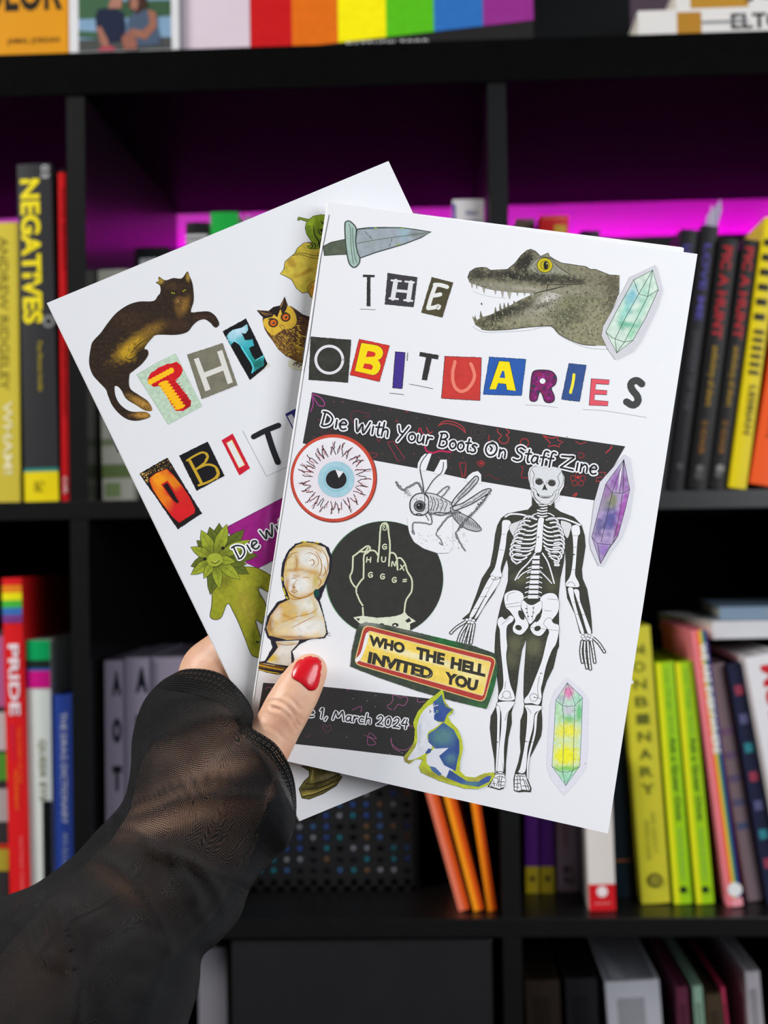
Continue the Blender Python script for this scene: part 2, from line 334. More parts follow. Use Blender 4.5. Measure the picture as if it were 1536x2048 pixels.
# second row, right bay
for a, b, lb in ((1052, 1079, 'purple book with a yellow foot beside the upright'), (1082, 1110, 'purple book with a yellow foot next to the pinkish grey one')):
    book(lb, a, b, a-2, 1520, R2, 0.075, (70, 22, 100), [('r', 0, 1, 0, 0.20, (150, 130, 20)), ('o', .5, .11, .003, (90, 70, 20))])
book('pinkish grey book with dark letters at its foot', 1116, 1158, 1110, 1500, R2, 0.08, (178, 150, 158), [('d', 'E', 0.3, 0.8, 0.13, 0.18, (70, 55, 60), .03), ('d', 'AS', 0.25, 0.85, 0.06, 0.11, (70, 55, 60), .03), ('t', 'Queer', .3, .6, .3, .5, (140, 90, 100))])
book('white book with a red foot and white emblem', 1176, 1233, 1164, 1500, R2, 0.02, (214, 206, 200), [('r', 0, 1, 0, 0.165, (196, 24, 32)), ('o', .5, .12, .0045, (230, 215, 215)), ('t', 'Sapiens', .45, .65, .55, .7, (120, 120, 120)), ('r', .2, .8, .045, .05, (225, 150, 150))])
book('dark teal book between the white one and the tall yellow one', 1236, 1268, 1204, 1240, R2, 0.06, (12, 26, 34), [('r', 0, 1, .13, .135, (150, 80, 20))])
nb = 'NONBINARY'
book('tall dull yellow book with capitals NONBINARY down its spine', 1281, 1342, 1240, 1255, R2, 0.04, (196, 188, 48),
     [('d', ch_, 0.28, 0.72, 0.835-0.063*i, 0.872-0.063*i, (92, 96, 30), 0.015) for i, ch_ in enumerate(nb[1:])]+[('d', 'N', .3, .72, .90, .935, (92, 96, 30), .015), ('t', 'MEMOIRS OF GENDER', .3, .42, .16, .30, (120, 120, 40)), ('t', 'AND IDENTITY', .55, .66, .18, .33, (120, 120, 40)), ('o', .5, .085, .006, (60, 62, 30)), ('o', .5, .085, .0035, (190, 180, 50)), ('o', .5, .085, .002, (60, 62, 30))])
for a, b, t, y, lb in ((1349, 1386, 1311, 1326, 'lime green booklet spine beside the tall yellow book'), (1393, 1430, 1350, 1326, 'lime green booklet spine left of the rainbow striped book')):
    book(lb, a, b, t, y, R2, 0.038, (150, 196, 20), [('r', 0, .3, 0.002, .998, (214, 214, 30)), ('t', 'Lucy Mangan Smith', .45, .68, .70, .97, (80, 140, 60)), ('t', 'Ask a Queer Chick', .42, .75, .34, .69, (36, 60, 30), .02), ('t', 'foreword by someone', .45, .7, .10, .31, (110, 160, 90)), ('o', .55, .06, .003, (20, 40, 20))])
book('rainbow striped book with white title leaning right of the lime booklets', 1449, 1487, 1376, 1262, R2, 0.03, (226, 120, 130),
     [('r', .30, .48, 0.002, .998, (232, 100, 40)), ('r', .48, .64, 0.002, .998, (215, 190, 60)), ('r', .64, .8, .002, .998, (40, 130, 110)), ('r', .8, 1, .002, .998, (50, 40, 110)),
      ('t', 'WE ARE EVERYWHERE', .40, .85, .55, .95, (232, 226, 226), .03), ('o', .6, .06, .006, (220, 220, 220)), ('r', .3, 1, .0, .03, (230, 150, 160))])
book('grey mottled book right of the rainbow striped one', 1496, 1528, 1418, 1330, R2, 0.045, (128, 112, 116), [('r', .1, .9, .3+.1*i, .33+.1*i, (80+10*i, 90, 120)) for i in range(5)])
book('dark navy flowered book near the right edge', 1534, 1566, 1452, 1330, R2, 0.035, (34, 38, 62), [('r', .2, .8, .15+.12*i, .19+.12*i, [(150, 60, 80), (50, 130, 140), (90, 90, 130)][i % 3]) for i in range(7)])
book('white book with large red capitals at the right edge', 1584, 1660, 1490, 1316, R2, 0.02, (216, 214, 216), [('t', 'MUSEUM OF', .35, .9, .30, .96, (190, 16, 34), .04)])
# flat stack lying on top of the second row books at the right edge
def slab(label, pxl, pyb, wmm, hmm, dmm, Y, col, rz=0.0, deco=None, zbase=None, pages=True, cat='book', name='book', rough=.4):
    P = atY(pxl, pyb, Y); z = zbase if zbase is not None else P.z
    e = empty(name, (P.x, Y, z), (0, 0, rz)); m = mat(col, rough, .05, 30, key='book_cloth', spec=.14)
    w_, h_, d_ = wmm/1000, hmm/1000, dmm/1000; t = min(.002, h_*.2)
    bm = bmesh.new(); box_bm(bm, 0, w_, 0, d_, 0, t); box_bm(bm, 0, w_, 0, d_, h_-t, h_); box_bm(bm, 0, w_, -.001, t, 0, h_)
    bm_obj('cover', bm, m, e)
    box('pages', .001, w_-.001, t, d_-.003, t, h_-t, pagem, e)
    for i, d in enumerate(deco or []):
        off = -.0012-.0001*i
        if d[0] == 'r':
            _, a0, a1, b0, b1, c = d
            me = bpy.data.meshes.new('printed_band'); me.from_pydata([(a0*w_, off, b0*h_), (a1*w_, off, b0*h_), (a1*w_, off, b1*h_), (a0*w_, off, b1*h_)], [], [(0, 1, 2, 3)])
            me.materials.append(mat(c, rough, .05, 30, key='print', spec=.15)); link('printed_band', me, e)
        else:
            _, s, a0, a1, b0, b1, c, bo = d
            mesh_text('lettering', s, lambda x, y: ((a0+(a1-a0)*x)*w_, off, (b0+(b1-b0)*y)*h_), mat(c, rough, .02, 60, key='print', spec=.15), e, bo)
    tag(e, label, cat); return e
slab('white paperback lying flat on top of the books at the right edge', 1425, 1314, 150, 15, 160, YF+.055, (200, 200, 202), rz=.12, zbase=z2+.222)
slab('grey and blue paperback lying highest at the right edge', 1440, 1270, 140, 11, 160, YF+.07, (120, 140, 160), rz=-.1, zbase=z2+.2375, deco=[('r', .3, .9, .2, .8, (180, 160, 90))])
# third row
ins_x0 = atY(462, 1950, YF).x; ins_x1 = atY(985, 1950, YF).x
pg = empty('storage_insert', ((ins_x0+ins_x1)/2, YF+.004, zl[2])); tag(pg, 'plain black door insert in the compartment at the bottom', 'cabinet insert')
hw = (ins_x1-ins_x0)/2; box('door', -hw, hw, 0, .016, .002, RP-TH-.003, mat((27, 26, 28), .3, .2, 30), pg, .001); box('body', -hw, hw, .018, .35, .001, RP-TH-.003, blkin, pg)
slab('light grey box file at the lower left of the door insert', 398, 2040, 24, 316, 150, YF+.03, (120, 118, 124), zbase=zl[2]+.0004)
for i, (a, b, t, y, c, lb) in enumerate([(1060, 1130, 1050, 1962, (40, 32, 26), 'dark brown book in the bottom right bay'), (1140, 1205, 1130, 1958, (28, 26, 30), 'black book in the bottom right bay'),
        (1240, 1350, 1210, 1965, (170, 170, 178), 'wide grey white book in the bottom right bay'), (1376, 1400, 1352, 1975, (90, 40, 60), 'thin wine red book in the bottom right bay'),
        (1416, 1436, 1385, 1973, (130, 160, 140), 'thin pale green book in the bottom right bay'), (1446, 1480, 1410, 1990, (66, 54, 40), 'ochre brown book in the bottom right bay'), (1498, 1508, 1440, 1975, (170, 50, 80), 'thin crimson book in the bottom right bay'), (1525, 1555, 1490, 1944, (170, 165, 170), 'pale book leaning at the bottom right corner')]):
    book(lb, a+20, b+20, t, y, R3, .05, c, [('r', .2, .7, .3, .95, tuple(int(v*.8) for v in c))])
# ---------------------------------------------------------------- on top of the unit: books shown face on
def facebook(label, pxl, pyb, pxr, hm, Y, col, art, thick=.02, rx=0.0, rz=0.0, yb=None, name='book'):
    P = atY(pxl, 90, Y); Q = atY(pxr, 90, Y); wd = Q.x-P.x
    e = empty(name, (P.x, Y, zt1+.0003), (rx, 0, rz))
    m = mat(col, .45, .05, 30, key='book_cover', spec=.15)
    box('front_cover', 0, wd, 0, .002, 0, hm, m, e); box('back_cover', 0, wd, thick, thick+.002, 0, hm, m, e); box('pages', .001, wd-.003, .002, thick, .003, hm-.003, pagem, e)
    for i, d in enumerate(art):
        off = -.00012*(i+1)
        if d[0] == 'p':
            _, pts, c, nm = d
            me = bpy.data.meshes.new(nm); me.from_pydata([(u*wd, off, v) for u, v in pts], [], [tuple(range(len(pts)))]); me.materials.append(mat(c, .4, .12, 120, key='print', spec=.15)); link(nm, me, e)
        else:
            _, s, a0, a1, v0, v1, c, bo = d[:8]; sp = d[8] if len(d) > 8 else 1.0
            mesh_text('lettering', s, lambda x, y: ((a0+(a1-a0)*x)*wd, off, v0+(v1-v0)*y), mat(c, .4, .02, 60, key='print', spec=.15), e, bo, sp)
    tag(e, label, 'book'); return e
R_ = lambda a, b, c, d: [(a, c), (b, c), (b, d), (a, d)]
YT = YF+.012
def ov(px0, px1, P0, P1): return None
facebook('orange book with black capitals at the top left, beside a photo print', -130, 110, 138, .24, YT, (206, 138, 14),
         [('t', 'COLOR', .18, .955, .042, .078, (30, 26, 16), .03), ('t', 'JAMAL JORDAN', .54, .93, .013, .019, (60, 46, 14), .02, 1.1)], rz=.0)
# photo print card: bordered picture of two people on a lake shore
P = [('p', R_(.085, .93, .004, .2), (120, 150, 176), 'photo_print'), ('p', R_(.085, .93, .032, .046), (56, 84, 60), 'photo_print'),
     ('p', [(.085, .055), (.12, .06), (.2, .05), (.3, .058), (.4, .05), (.45, .05), (.45, .032), (.085, .032)], (60, 92, 66), 'photo_print'),
     ('p', R_(.085, .93, .004, .014), (70, 72, 70), 'photo_print'),
     ('p', [(.085, .016), (.3, .014), (.3, .02), (.085, .022)], (60, 90, 70), 'photo_print'),
     ('p', [(.27, .014), (.25, .022), (.24, .034), (.27, .040), (.40, .041), (.50, .036), (.52, .024), (.50, .012), (.30, .009)], (30, 36, 58), 'photo_print'),
     ('p', [(.25, .004), (.34, .009), (.42, .006), (.42, .004)], (170, 60, 80), 'photo_print'),
     ('p', [(.25, .024), (.29, .025), (.36, .012), (.36, .006), (.29, .009)], (150, 100, 84), 'photo_print'),
     ('p', [(.36, .040), (.38, .047), (.44, .052), (.49, .048), (.48, .040)], (160, 112, 96), 'photo_print'),
     ('p', [(.53, .010), (.54, .030), (.62, .038), (.72, .038), (.80, .026), (.84, .008), (.6, .006)], (70, 84, 104), 'photo_print'),
     ('p', [(.54, .042), (.55, .055), (.62, .060), (.70, .054), (.72, .040), (.62, .034)], (60, 40, 34), 'photo_print'),
     ('p', [(.56, .040), (.57, .050), (.61, .052), (.64, .044), (.62, .037)], (150, 104, 88), 'photo_print'),
     ('p', [(.72, .038), (.80, .035), (.80, .022), (.70, .012), (.56, .016), (.56, .022), (.68, .020), (.74, .026)], (146, 96, 78), 'photo_print'),
     ('p', [(.50, .004), (.48, .014), (.54, .020), (.62, .012), (.62, .004)], (140, 90, 76), 'photo_print')]
ph = facebook('white bordered photo print of two people embracing by a lake', 139, 107, 358, .20, YT-.004, (206, 206, 208), P, thick=.008, name='photo_album'); ph['category'] = 'photo album'
facebook('plain pale pink grey book between the photo print and the rainbow one', 364, 92, 500, .22, YT+.002, (206, 190, 200), [])
sw = [(190, 22, 26), (214, 104, 20), (240, 226, 10), (84, 180, 24), (44, 104, 176), (140, 44, 130)]
rbk = []
f = lambda px: (px-501)/(1068-501.0)
edges = [501, 585, 678, 774, 870, 968, 1068]
def bl(u): return .0008+.0200*max(0, u)
rbk.append(('p', R_(0, 1, 0, .24), (34, 32, 32), 'printed_band'))
for i in range(6):
    a, b = f(edges[i]), f(edges[i+1]); rbk.append(('p', [(a, .0+bl(a)), (b, bl(b)), (b, .24), (a, .24)], sw[i], 'printed_band'))
rbk.append(('t', 'MATTHEW TODD', .34, .63, .0020, .0075, (200, 200, 200), .02, 1.3))
facebook('book with six rainbow stripes and a black foot at the top of the picture', 501, 88, 1068, .25, YT+.002, (40, 36, 36), rbk, thick=.025)
facebook('black book standing right of the rainbow striped book', 1072, 80, 1262, .22, YT+.06, (7, 8, 10), [])
slab('white book lying flat with black capitals ELTON on its spine', 1276, 70, 175, 23, 160, YT-.004, (214, 210, 206), zbase=zt1+.0003, deco=[('r', .185, .30, .03, .9, (170, 120, 36)), ('t', 'ELTON', .44, .77, .22, .80, (24, 22, 24), .03), ('r', .30, .52, .45, .55, (120, 120, 124))])
slab('white book with ochre shapes lying on the ELTON book', 1352, 40, 150, 20, 160, YT-.002, (214, 210, 206), zbase=zt1+.0238, deco=[('r', .08, .4, .05, .95, (176, 128, 40)), ('t', 'JOHN', .38, .8, .25, .75, (24, 22, 24), .03)])
# ---------------------------------------------------------------- booklets
def plane_frame(c00, c10, c01):
    """origin c00 (foot of the fold), X along the foot, Z up the fold, Y away from the viewer"""
    X = (c10-c00).normalized(); Zt = (c01-c00); Y = Zt.cross(X).normalized(); Zv = X.cross(Y).normalized()
    return Matrix(((X.x, Y.x, Zv.x, c00.x), (X.y, Y.y, Zv.y, c00.y), (X.z, Y.z, Zv.z, c00.z), (0, 0, 0, 1)))
def ink_mat(name, gain):
    m = bpy.data.materials.new(name); m.use_nodes = True; nt = m.node_tree; b = nt.nodes['Principled BSDF']
    a = nt.nodes.new('ShaderNodeAttribute'); a.attribute_name = 'Col'
    tc = nt.nodes.new('ShaderNodeTexCoord'); n = nt.nodes.new('ShaderNodeTexNoise'); n.inputs['Scale'].default_value = 1600; n.inputs['Detail'].default_value = 2
    nt.links.new(tc.outputs['Object'], n.inputs['Vector'])
    mr = nt.nodes.new('ShaderNodeMapRange'); mr.inputs[1].default_value = .3; mr.inputs[2].default_value = .7; mr.inputs[3].default_value = gain*.965; mr.inputs[4].default_value = gain*1.03
    nt.links.new(n.outputs['Fac'], mr.inputs[0])
    vm = nt.nodes.new('ShaderNodeVectorMath'); vm.operation = 'SCALE'; nt.links.new(a.outputs['Color'], vm.inputs[0]); nt.links.new(mr.outputs[0], vm.inputs['Scale'])
    nt.links.new(vm.outputs[0], b.inputs['Base Color']); b.inputs['Roughness'].default_value = .6; b.inputs['Specular IOR Level'].default_value = .25
    return m
paper = mat((236, 236, 238), .62, .012, 260, key='zine_paper', spec=.3, bump=.02)
class Zine:
    def __init__(s, label, TL, TR, BL, BR_, dep, gain):
        s.c00 = atd(*BL, dep[2]); s.c01 = atd(*TL, dep[0]); c11 = atd(*TR, dep[1])
        X = c11-s.c01; s.M = plane_frame(s.c00, s.c00+X, s.c01); s.Mi = s.M.inverted()
        s.e = empty('zine'); s.e.matrix_world = s.M; tag(s.e, label, 'zine', None)
        s.n = s.M.to_3x3() @ Vector((0, 1, 0)); s.o = s.c00
        s.ink = ink_mat('printed_ink', gain)
        s.cor = [s.loc(*p) for p in (BL, BR_, TR, TL)]
    def loc(s, px, py):
        r = px2(px, py); t = (s.o-CP).dot(s.n)/r.dot(s.n); p = s.Mi @ (CP+r*t); return (p.x, p.z)
    def sheet(s, name, cor, y0, y1, m):
        bm = bmesh.new()
        a = [bm.verts.new((x, y0, z)) for x, z in cor]; b = [bm.verts.new((x, y1, z)) for x, z in cor]
        bm.faces.new(a); bm.faces.new(b[::-1])
        for i in range(4): bm.faces.new((a[i-1], b[i-1], b[i], a[i]))
        bmesh.ops.recalc_face_normals(bm, faces=bm.faces)
        return bm_obj(name, bm, m, s.e)
LV = 3.0e-7
def catmull(P, n=5, closed=False):
    if len(P) < 3: return list(P)
    out = []; N = len(P); rng = range(N if closed else N-1)
    for i in rng:
        p0 = P[(i-1) % N] if (closed or i > 0) else P[0]; p1 = P[i]; p2 = P[(i+1) % N]
        p3 = P[(i+2) % N] if (closed or i+2 < N) else P[-1]
        for k in range(n):
            t = k/n; t2 = t*t; t3 = t2*t
            out.append(tuple(.5*((2*p1[j])+(-p0[j]+p2[j])*t+(2*p0[j]-5*p1[j]+4*p2[j]-p3[j])*t2+(-p0[j]+3*p1[j]-3*p2[j]+p3[j])*t3) for j in (0, 1)))
    if not closed: out.append(tuple(P[-1]))
    return out
def inside(P, x, y):
    c = False; j = len(P)-1
    for i in range(len(P)):
        xi, yi = P[i]; xj, yj = P[j]
        if (yi > y) != (yj > y) and x < (xj-xi)*(y-yi)/(yj-yi)+xi: c = not c
        j = i
    return c
def rough_edge(P, amp, step, seed=0):
    """a cut or torn outline: resample and jitter"""
    rn = random.Random(seed); out = []
    for i in range(len(P)):
        a = P[i]; b = P[(i+1) % len(P)]; L = hypot(b[0]-a[0], b[1]-a[1]); n = max(1, int(L/step))
        for k in range(n):
            t = k/n; out.append((a[0]+(b[0]-a[0])*t+rn.uniform(-amp, amp), a[1]+(b[1]-a[1])*t+rn.uniform(-amp, amp)))
    return out
class Art:
    """one printed cut-out of a cover: coloured flat pieces, a child of its booklet"""
    def __init__(s, z, name, base, crop, label=None):
        s.z = z; s.name = name; s.lv = base; s.x0, s.y0, s.k = crop; s.V = []; s.F = []; s.C = []; s.label = label
    def crop(s, c): s.x0, s.y0, s.k = c; return s
    def px(s, p): return (s.x0+p[0]/s.k, s.y0+p[1]/s.k)
    def add(s, P, T, cols):
        y = -.00006-s.lv*LV; s.lv += 1; o = len(s.V)
        for p, c in zip(P, cols):
            q = s.z.loc(*s.px(p)); s.V.append((q[0], y, q[1])); s.C.append(c)
        s.F += [tuple(o+i for i in t) for t in T]
    def f(s, P, col, smooth=False, blobs=None, nz=0.0, nsc=.02, step=None, rag=0.0, edge=None, ew=4):
        """filled piece; blobs: (x, y, rx, ry, angle, colour, strength)"""
        if smooth: P = catmull(P, 5, True)
        if rag: P = rough_edge(P, rag, rag*3+4, len(s.V))
        c0 = lin(col); n = len(P)
        pts = [Vector(p) for p in P]
        if blobs or nz:
            step = step or 3.0*s.k
            x0 = min(p[0] for p in P); x1 = max(p[0] for p in P); y0 = min(p[1] for p in P); y1 = max(p[1] for p in P)
            yy = y0+step/2; r_ = 0
            while yy < y1:
                xx = x0+step/2*(1+(r_ % 2))
                while xx < x1:
                    if inside(P, xx, yy): pts.append(Vector((xx, yy)))
                    xx += step
                yy += step*.87; r_ += 1
        vs, es, fs, _, _, _ = delaunay_2d_cdt(pts, [], [list(range(n))], 1, 1e-4)
        V = [(v.x, v.y) for v in vs]; C = []
        bl = [(b[0], b[1], b[2]*1.3, b[3]*1.3, cos(math.radians(b[4])), sin(math.radians(b[4])), lin(b[5]), b[6]) for b in (blobs or [])]
        for x, y in V:
            c = c0
            nn = noise.noise(Vector((x*nsc, y*nsc, len(s.V)*.37))) if nz or bl else 0
            for bx, by, rx, ry, ca, sa, bc, st in bl:
                dx, dy = x-bx, y-by; u = (dx*ca+dy*sa)/rx; v = (-dx*sa+dy*ca)/ry
                d2 = (u*u+v*v)*(1+.9*nn)
                w_ = st*max(0.0, min(1.0, 1.35*exp(-d2*1.3)-.12))
                if w_ > .003: c = tuple(c[i]+(bc[i]-c[i])*w_ for i in range(3))
            if nz:
                g = 1+nz*1.6*(nn+.6*noise.noise(Vector((x*nsc*3, y*nsc*3, 7.7))))
                c = tuple(max(.002, min(1, q*g)) for q in c)
            C.append(c+(1.0,))
        s.add(V, [tuple(f) for f in fs], C)
        if edge: s.l(P+[P[0]], ew, edge, smooth=False)
        return s
    def l(s, P, wd, col, smooth=True, taper=False, jit=0.0):
        """ink stroke"""
        if smooth and len(P) > 2: P = catmull(P, 5)
        if jit:
            rn = random.Random(len(s.V)); P = [(x+rn.uniform(-jit, jit), y+rn.uniform(-jit, jit)) for x, y in P]
        Q = [P[0]]
        for p in P[1:]:
            if hypot(p[0]-Q[-1][0], p[1]-Q[-1][1]) > .15*wd+.3: Q.append(p)
        P = Q
        if len(P) < 2: return s
        h = wd/2; L = []; Rr = []; n = len(P)
        for i in range(n):
            a = P[max(0, i-1)]; b = P[min(n-1, i+1)]
            dx, dy = b[0]-a[0], b[1]-a[1]; d = hypot(dx, dy) or 1; nx, ny = -dy/d, dx/d
            hh = h
            if taper: hh = h*(.25+.75*sin(pi*min(1, max(0, (i+.5)/n))))
            L.append((P[i][0]+nx*hh, P[i][1]+ny*hh)); Rr.append((P[i][0]-nx*hh, P[i][1]-ny*hh))
        V = L+Rr; T = [(i, i+1, n+i+1, n+i) for i in range(n-1)]
        if not taper:   # round ends
            for e0, e1 in ((0, 1), (n-1, n-2)):
                dx, dy = P[e0][0]-P[e1][0], P[e0][1]-P[e1][1]; a0 = atan2(dy, dx); o = len(V)
                arc = [(P[e0][0]+h*cos(a0+t), P[e0][1]+h*sin(a0+t)) for t in (-1.05, -.35, .35, 1.05)]
                V += arc; ia, ib = (n+e0, e0)
                la = V[ia]; # side order
                if hypot(la[0]-arc[0][0], la[1]-arc[0][1]) > hypot(V[ib][0]-arc[0][0], V[ib][1]-arc[0][1]): ia, ib = ib, ia
                T.append((ia, o, o+1, o+2, o+3, ib))
        c = lin(col)+(1.0,)
        s.add(V, T, [c]*len(V)); return s
    def ell(s, x, y, rx, ry, col, a=0, n=28, **k):
        ca, sa = cos(math.radians(a)), sin(math.radians(a))
        return s.f([(x+rx*cos(t)*ca-ry*sin(t)*sa, y+rx*cos(t)*sa+ry*sin(t)*ca) for t in (2*pi*i/n for i in range(n))], col, **k)
    def ring(s, x, y, r, wd, col, ry=None):
        ry = ry or r; return s.l([(x+r*cos(2*pi*i/36), y+ry*sin(2*pi*i/36)) for i in range(37)], wd, col, smooth=False)
    def specks(s, P, n, r0_, r1_, cols, seed=1, asp=1.0):
        """scattered fleck marks kept inside an outline, all in one pass"""
        rn = random.Random(seed); x0 = min(p[0] for p in P); x1 = max(p[0] for p in P); y0 = min(p[1] for p in P); y1 = max(p[1] for p in P)
        V = []; T = []; C = []; used = []; tries = 0
        while len(used) < n and tries < n*12:
            tries += 1; x, y, r = rn.uniform(x0, x1), rn.uniform(y0, y1), rn.uniform(r0_, r1_)
            if not (inside(P, x-r, y) and inside(P, x+r, y) and inside(P, x, y-r) and inside(P, x, y+r)): continue
            used.append((x, y)); o = len(V); a0 = rn.uniform(0, 6); c = lin(rn.choice(cols))+(1.0,)
            for i in range(6):
                rr = r*rn.uniform(.6, 1.1); V.append((x+rr*asp*cos(a0+i*pi/3), y+rr*sin(a0+i*pi/3))); C.append(c)
            T.append(tuple(range(o, o+6)))
        # tiny separate heights avoid coincident pieces
        y_ = -.00006-s.lv*LV; s.lv += 3; o = len(s.V)
        for i, (p, c) in enumerate(zip(V, C)):
            q = s.z.loc(*s.px(p)); s.V.append((q[0], y_-((i//6) % 9)*LV*.33, q[1])); s.C.append(c)
        s.F += [tuple(o+i for i in t) for t in T]; return s
    def quadtext(s, txt, TL, TR, BR_, BL, col, bold=.03):
        V, F = glyphs(txt, bold)
        P = []
        for u, v in V:
            a = (TL[0]+(TR[0]-TL[0])*u, TL[1]+(TR[1]-TL[1])*u); b = (BL[0]+(BR_[0]-BL[0])*u, BL[1]+(BR_[1]-BL[1])*u)
            P.append((b[0]+(a[0]-b[0])*v, b[1]+(a[1]-b[1])*v))
        c = lin(col)+(1.0,); s.add(P, F, [c]*len(P)); return s
    def hand(s, word, p0, p1, cap, w_out, w_in, cout=(240, 240, 242), cin=(34, 33, 36)):
        """hand lettered word between two baseline points (pixels of the current crop)"""
        x = 0; strokes = []
        for ch_ in word:
            adv, st = HW[ch_]
            for q in st: strokes.append([(x+a, b) for a, b in q])
            x += adv
        dx, dy = p1[0]-p0[0], p1[1]-p0[1]; L = hypot(dx, dy); ux, uy = dx/L, dy/L; k = L/x
        tr = lambda a, b: (p0[0]+ux*a*k+uy*b*cap, p0[1]+uy*a*k-ux*b*cap)
        S_ = [[tr(a, b) for a, b in q] for q in strokes]
        if cout:
            for q in S_: s.l(q, w_out, cout)
        for q in S_: s.l(q, w_in, cin)
        return s
    def done(s):
        me = bpy.data.meshes.new(s.name); me.from_pydata(s.V, [], s.F)
        ca = me.color_attributes.new('Col', 'FLOAT_COLOR', 'POINT')
        ca.data.foreach_set('color', [v for c in s.C for v in c]); me.materials.append(s.z.ink)
        o = link(s.name, me, s.z.e)
        if s.label: o['label'] = s.label
        return o
# hand lettering: advance width and strokes, unit = cap height
HW = {
 'D': (.72, [[(.12, .95), (.08, .5), (.05, .02)], [(0, .93), (.3, .9), (.58, .6), (.5, .2), (.2, .0), (.02, .04)]]),
 'i': (.28, [[(.12, .55), (.12, .05)], [(.14, .82), (.15, .84)]]),
 'e': (.52, [[(.06, .3), (.38, .36), (.36, .52), (.2, .58), (.05, .35), (.1, .08), (.25, .0), (.42, .08)]]),
 'W': (.95, [[(.0, .75), (.1, .2), (.18, .02), (.35, .5), (.42, .55), (.5, .05), (.6, .1), (.85, .78)]]),
 't': (.36, [[(.18, .85), (.15, .3), (.2, .03), (.3, .03)], [(.0, .55), (.34, .6)]]),
 'h': (.55, [[(.1, .95), (.06, .02)], [(.07, .35), (.22, .52), (.38, .45), (.4, .03)]]),
 'Y': (.66, [[(.0, .9), (.12, .5), (.28, .42), (.36, .45)], [(.6, .95), (.36, .45), (.08, -.12)]]),
 'o': (.52, [[(.25, .54), (.08, .45), (.04, .2), (.2, .02), (.38, .12), (.42, .36), (.3, .52), (.22, .54)]]),
 'u': (.54, [[(.05, .52), (.05, .15), (.18, .02), (.36, .2), (.4, .52)], [(.4, .5), (.42, .03)]]),
 'r': (.42, [[(.08, .55), (.06, .02)], [(.07, .3), (.2, .5), (.38, .5)]]),
 'B': (.7, [[(.12, .92), (.06, .02)], [(.02, .88), (.35, .95), (.5, .75), (.32, .55), (.14, .52)], [(.14, .52), (.45, .5), (.52, .22), (.3, .02), (.04, .05)]]),
 's': (.46, [[(.38, .5), (.2, .55), (.08, .42), (.3, .25), (.3, .08), (.12, .0), (.02, .06)]]),
 'O': (.86, [[(.42, .86), (.12, .7), (.06, .3), (.3, .02), (.6, .14), (.72, .5), (.6, .8), (.36, .88)], [(.28, .62), (.42, .5), (.36, .32)]]),
 'n': (.55, [[(.06, .54), (.06, .03)], [(.07, .34), (.24, .54), (.4, .42), (.42, .03)]]),
 'S': (.68, [[(.6, .88), (.35, .98), (.12, .82), (.2, .58), (.46, .42), (.46, .14), (.24, .0), (.0, .06)]]),
 'a': (.54, [[(.36, .5), (.14, .5), (.04, .2), (.16, .02), (.34, .2), (.38, .52)], [(.38, .52), (.38, .1), (.46, .02)]]),
 'f': (.44, [[(.42, .92), (.26, .95), (.18, .75), (.16, -.05)], [(.0, .5), (.34, .55)]]),
 'Z': (.86, [[(.0, .82), (.35, .86), (.72, .9), (.4, .5), (.04, .06)], [(.04, .06), (.4, .04), (.78, .02)]]),
 'M': (.95, [[(.02, .02), (.12, .6), (.2, .8), (.34, .35), (.42, .3), (.62, .82), (.7, .8), (.84, .04)]]),
 'c': (.48, [[(.38, .48), (.2, .54), (.05, .3), (.14, .04), (.38, .06)]]),
 '2': (.66, [[(.08, .7), (.25, .92), (.46, .8), (.36, .4), (.06, .04)], [(.06, .04), (.3, .06), (.54, .02)]]),
 '0': (.68, [[(.3, .9), (.1, .7), (.06, .3), (.22, .02), (.44, .12), (.52, .5), (.42, .84), (.26, .9)]]),
 '4': (.66, [[(.28, .92), (.06, .42), (.3, .4), (.54, .42)], [(.46, .9), (.42, .4), (.4, -.02)]]),
 '1': (.42, [[(.06, .7), (.2, .92), (.18, .0)]]), ',': (.26, [[(.12, .12), (.02, -.16)]]),
 'I': (.4, [[(.18, .9), (.15, .02)], [(.0, .9), (.36, .93)], [(.0, .02), (.34, .04)]]),
 'H': (.7, [[(.05, .9), (.03, 0)], [(.5, .95), (.5, .05)], [(.04, .45), (.5, .5)]]), 'G': (.7, [[(.5, .85), (.25, .9), (.05, .5), (.2, .05), (.5, .15), (.52, .45), (.3, .45)]]),
 'U': (.7, [[(.05, .9), (.08, .2), (.3, .02), (.5, .2), (.52, .9)]]), 'N': (.7, [[(.05, 0), (.08, .9), (.45, .1), (.5, .95)]]), 'X': (.7, [[(.05, .9), (.5, 0)], [(.5, .95), (.02, .05)]]),
 '=': (.7, [[(.05, .6), (.45, .7)], [(.05, .25), (.45, .35)]]),
}
zf = Zine('front white photocopied zine with crocodile, eyeball and skeleton collage on its cover', (657, 404), (1395, 508), (492, 1504), (1216, 1667), (.4905, .478, .4905), 1.0)
zb = Zine('rear white zine fanned out left with a dark cat and owl on its cover', (96, 605), (777, 322), (600, 1642), (1268, 1366), (.4955, .499, .4985), 1.12)
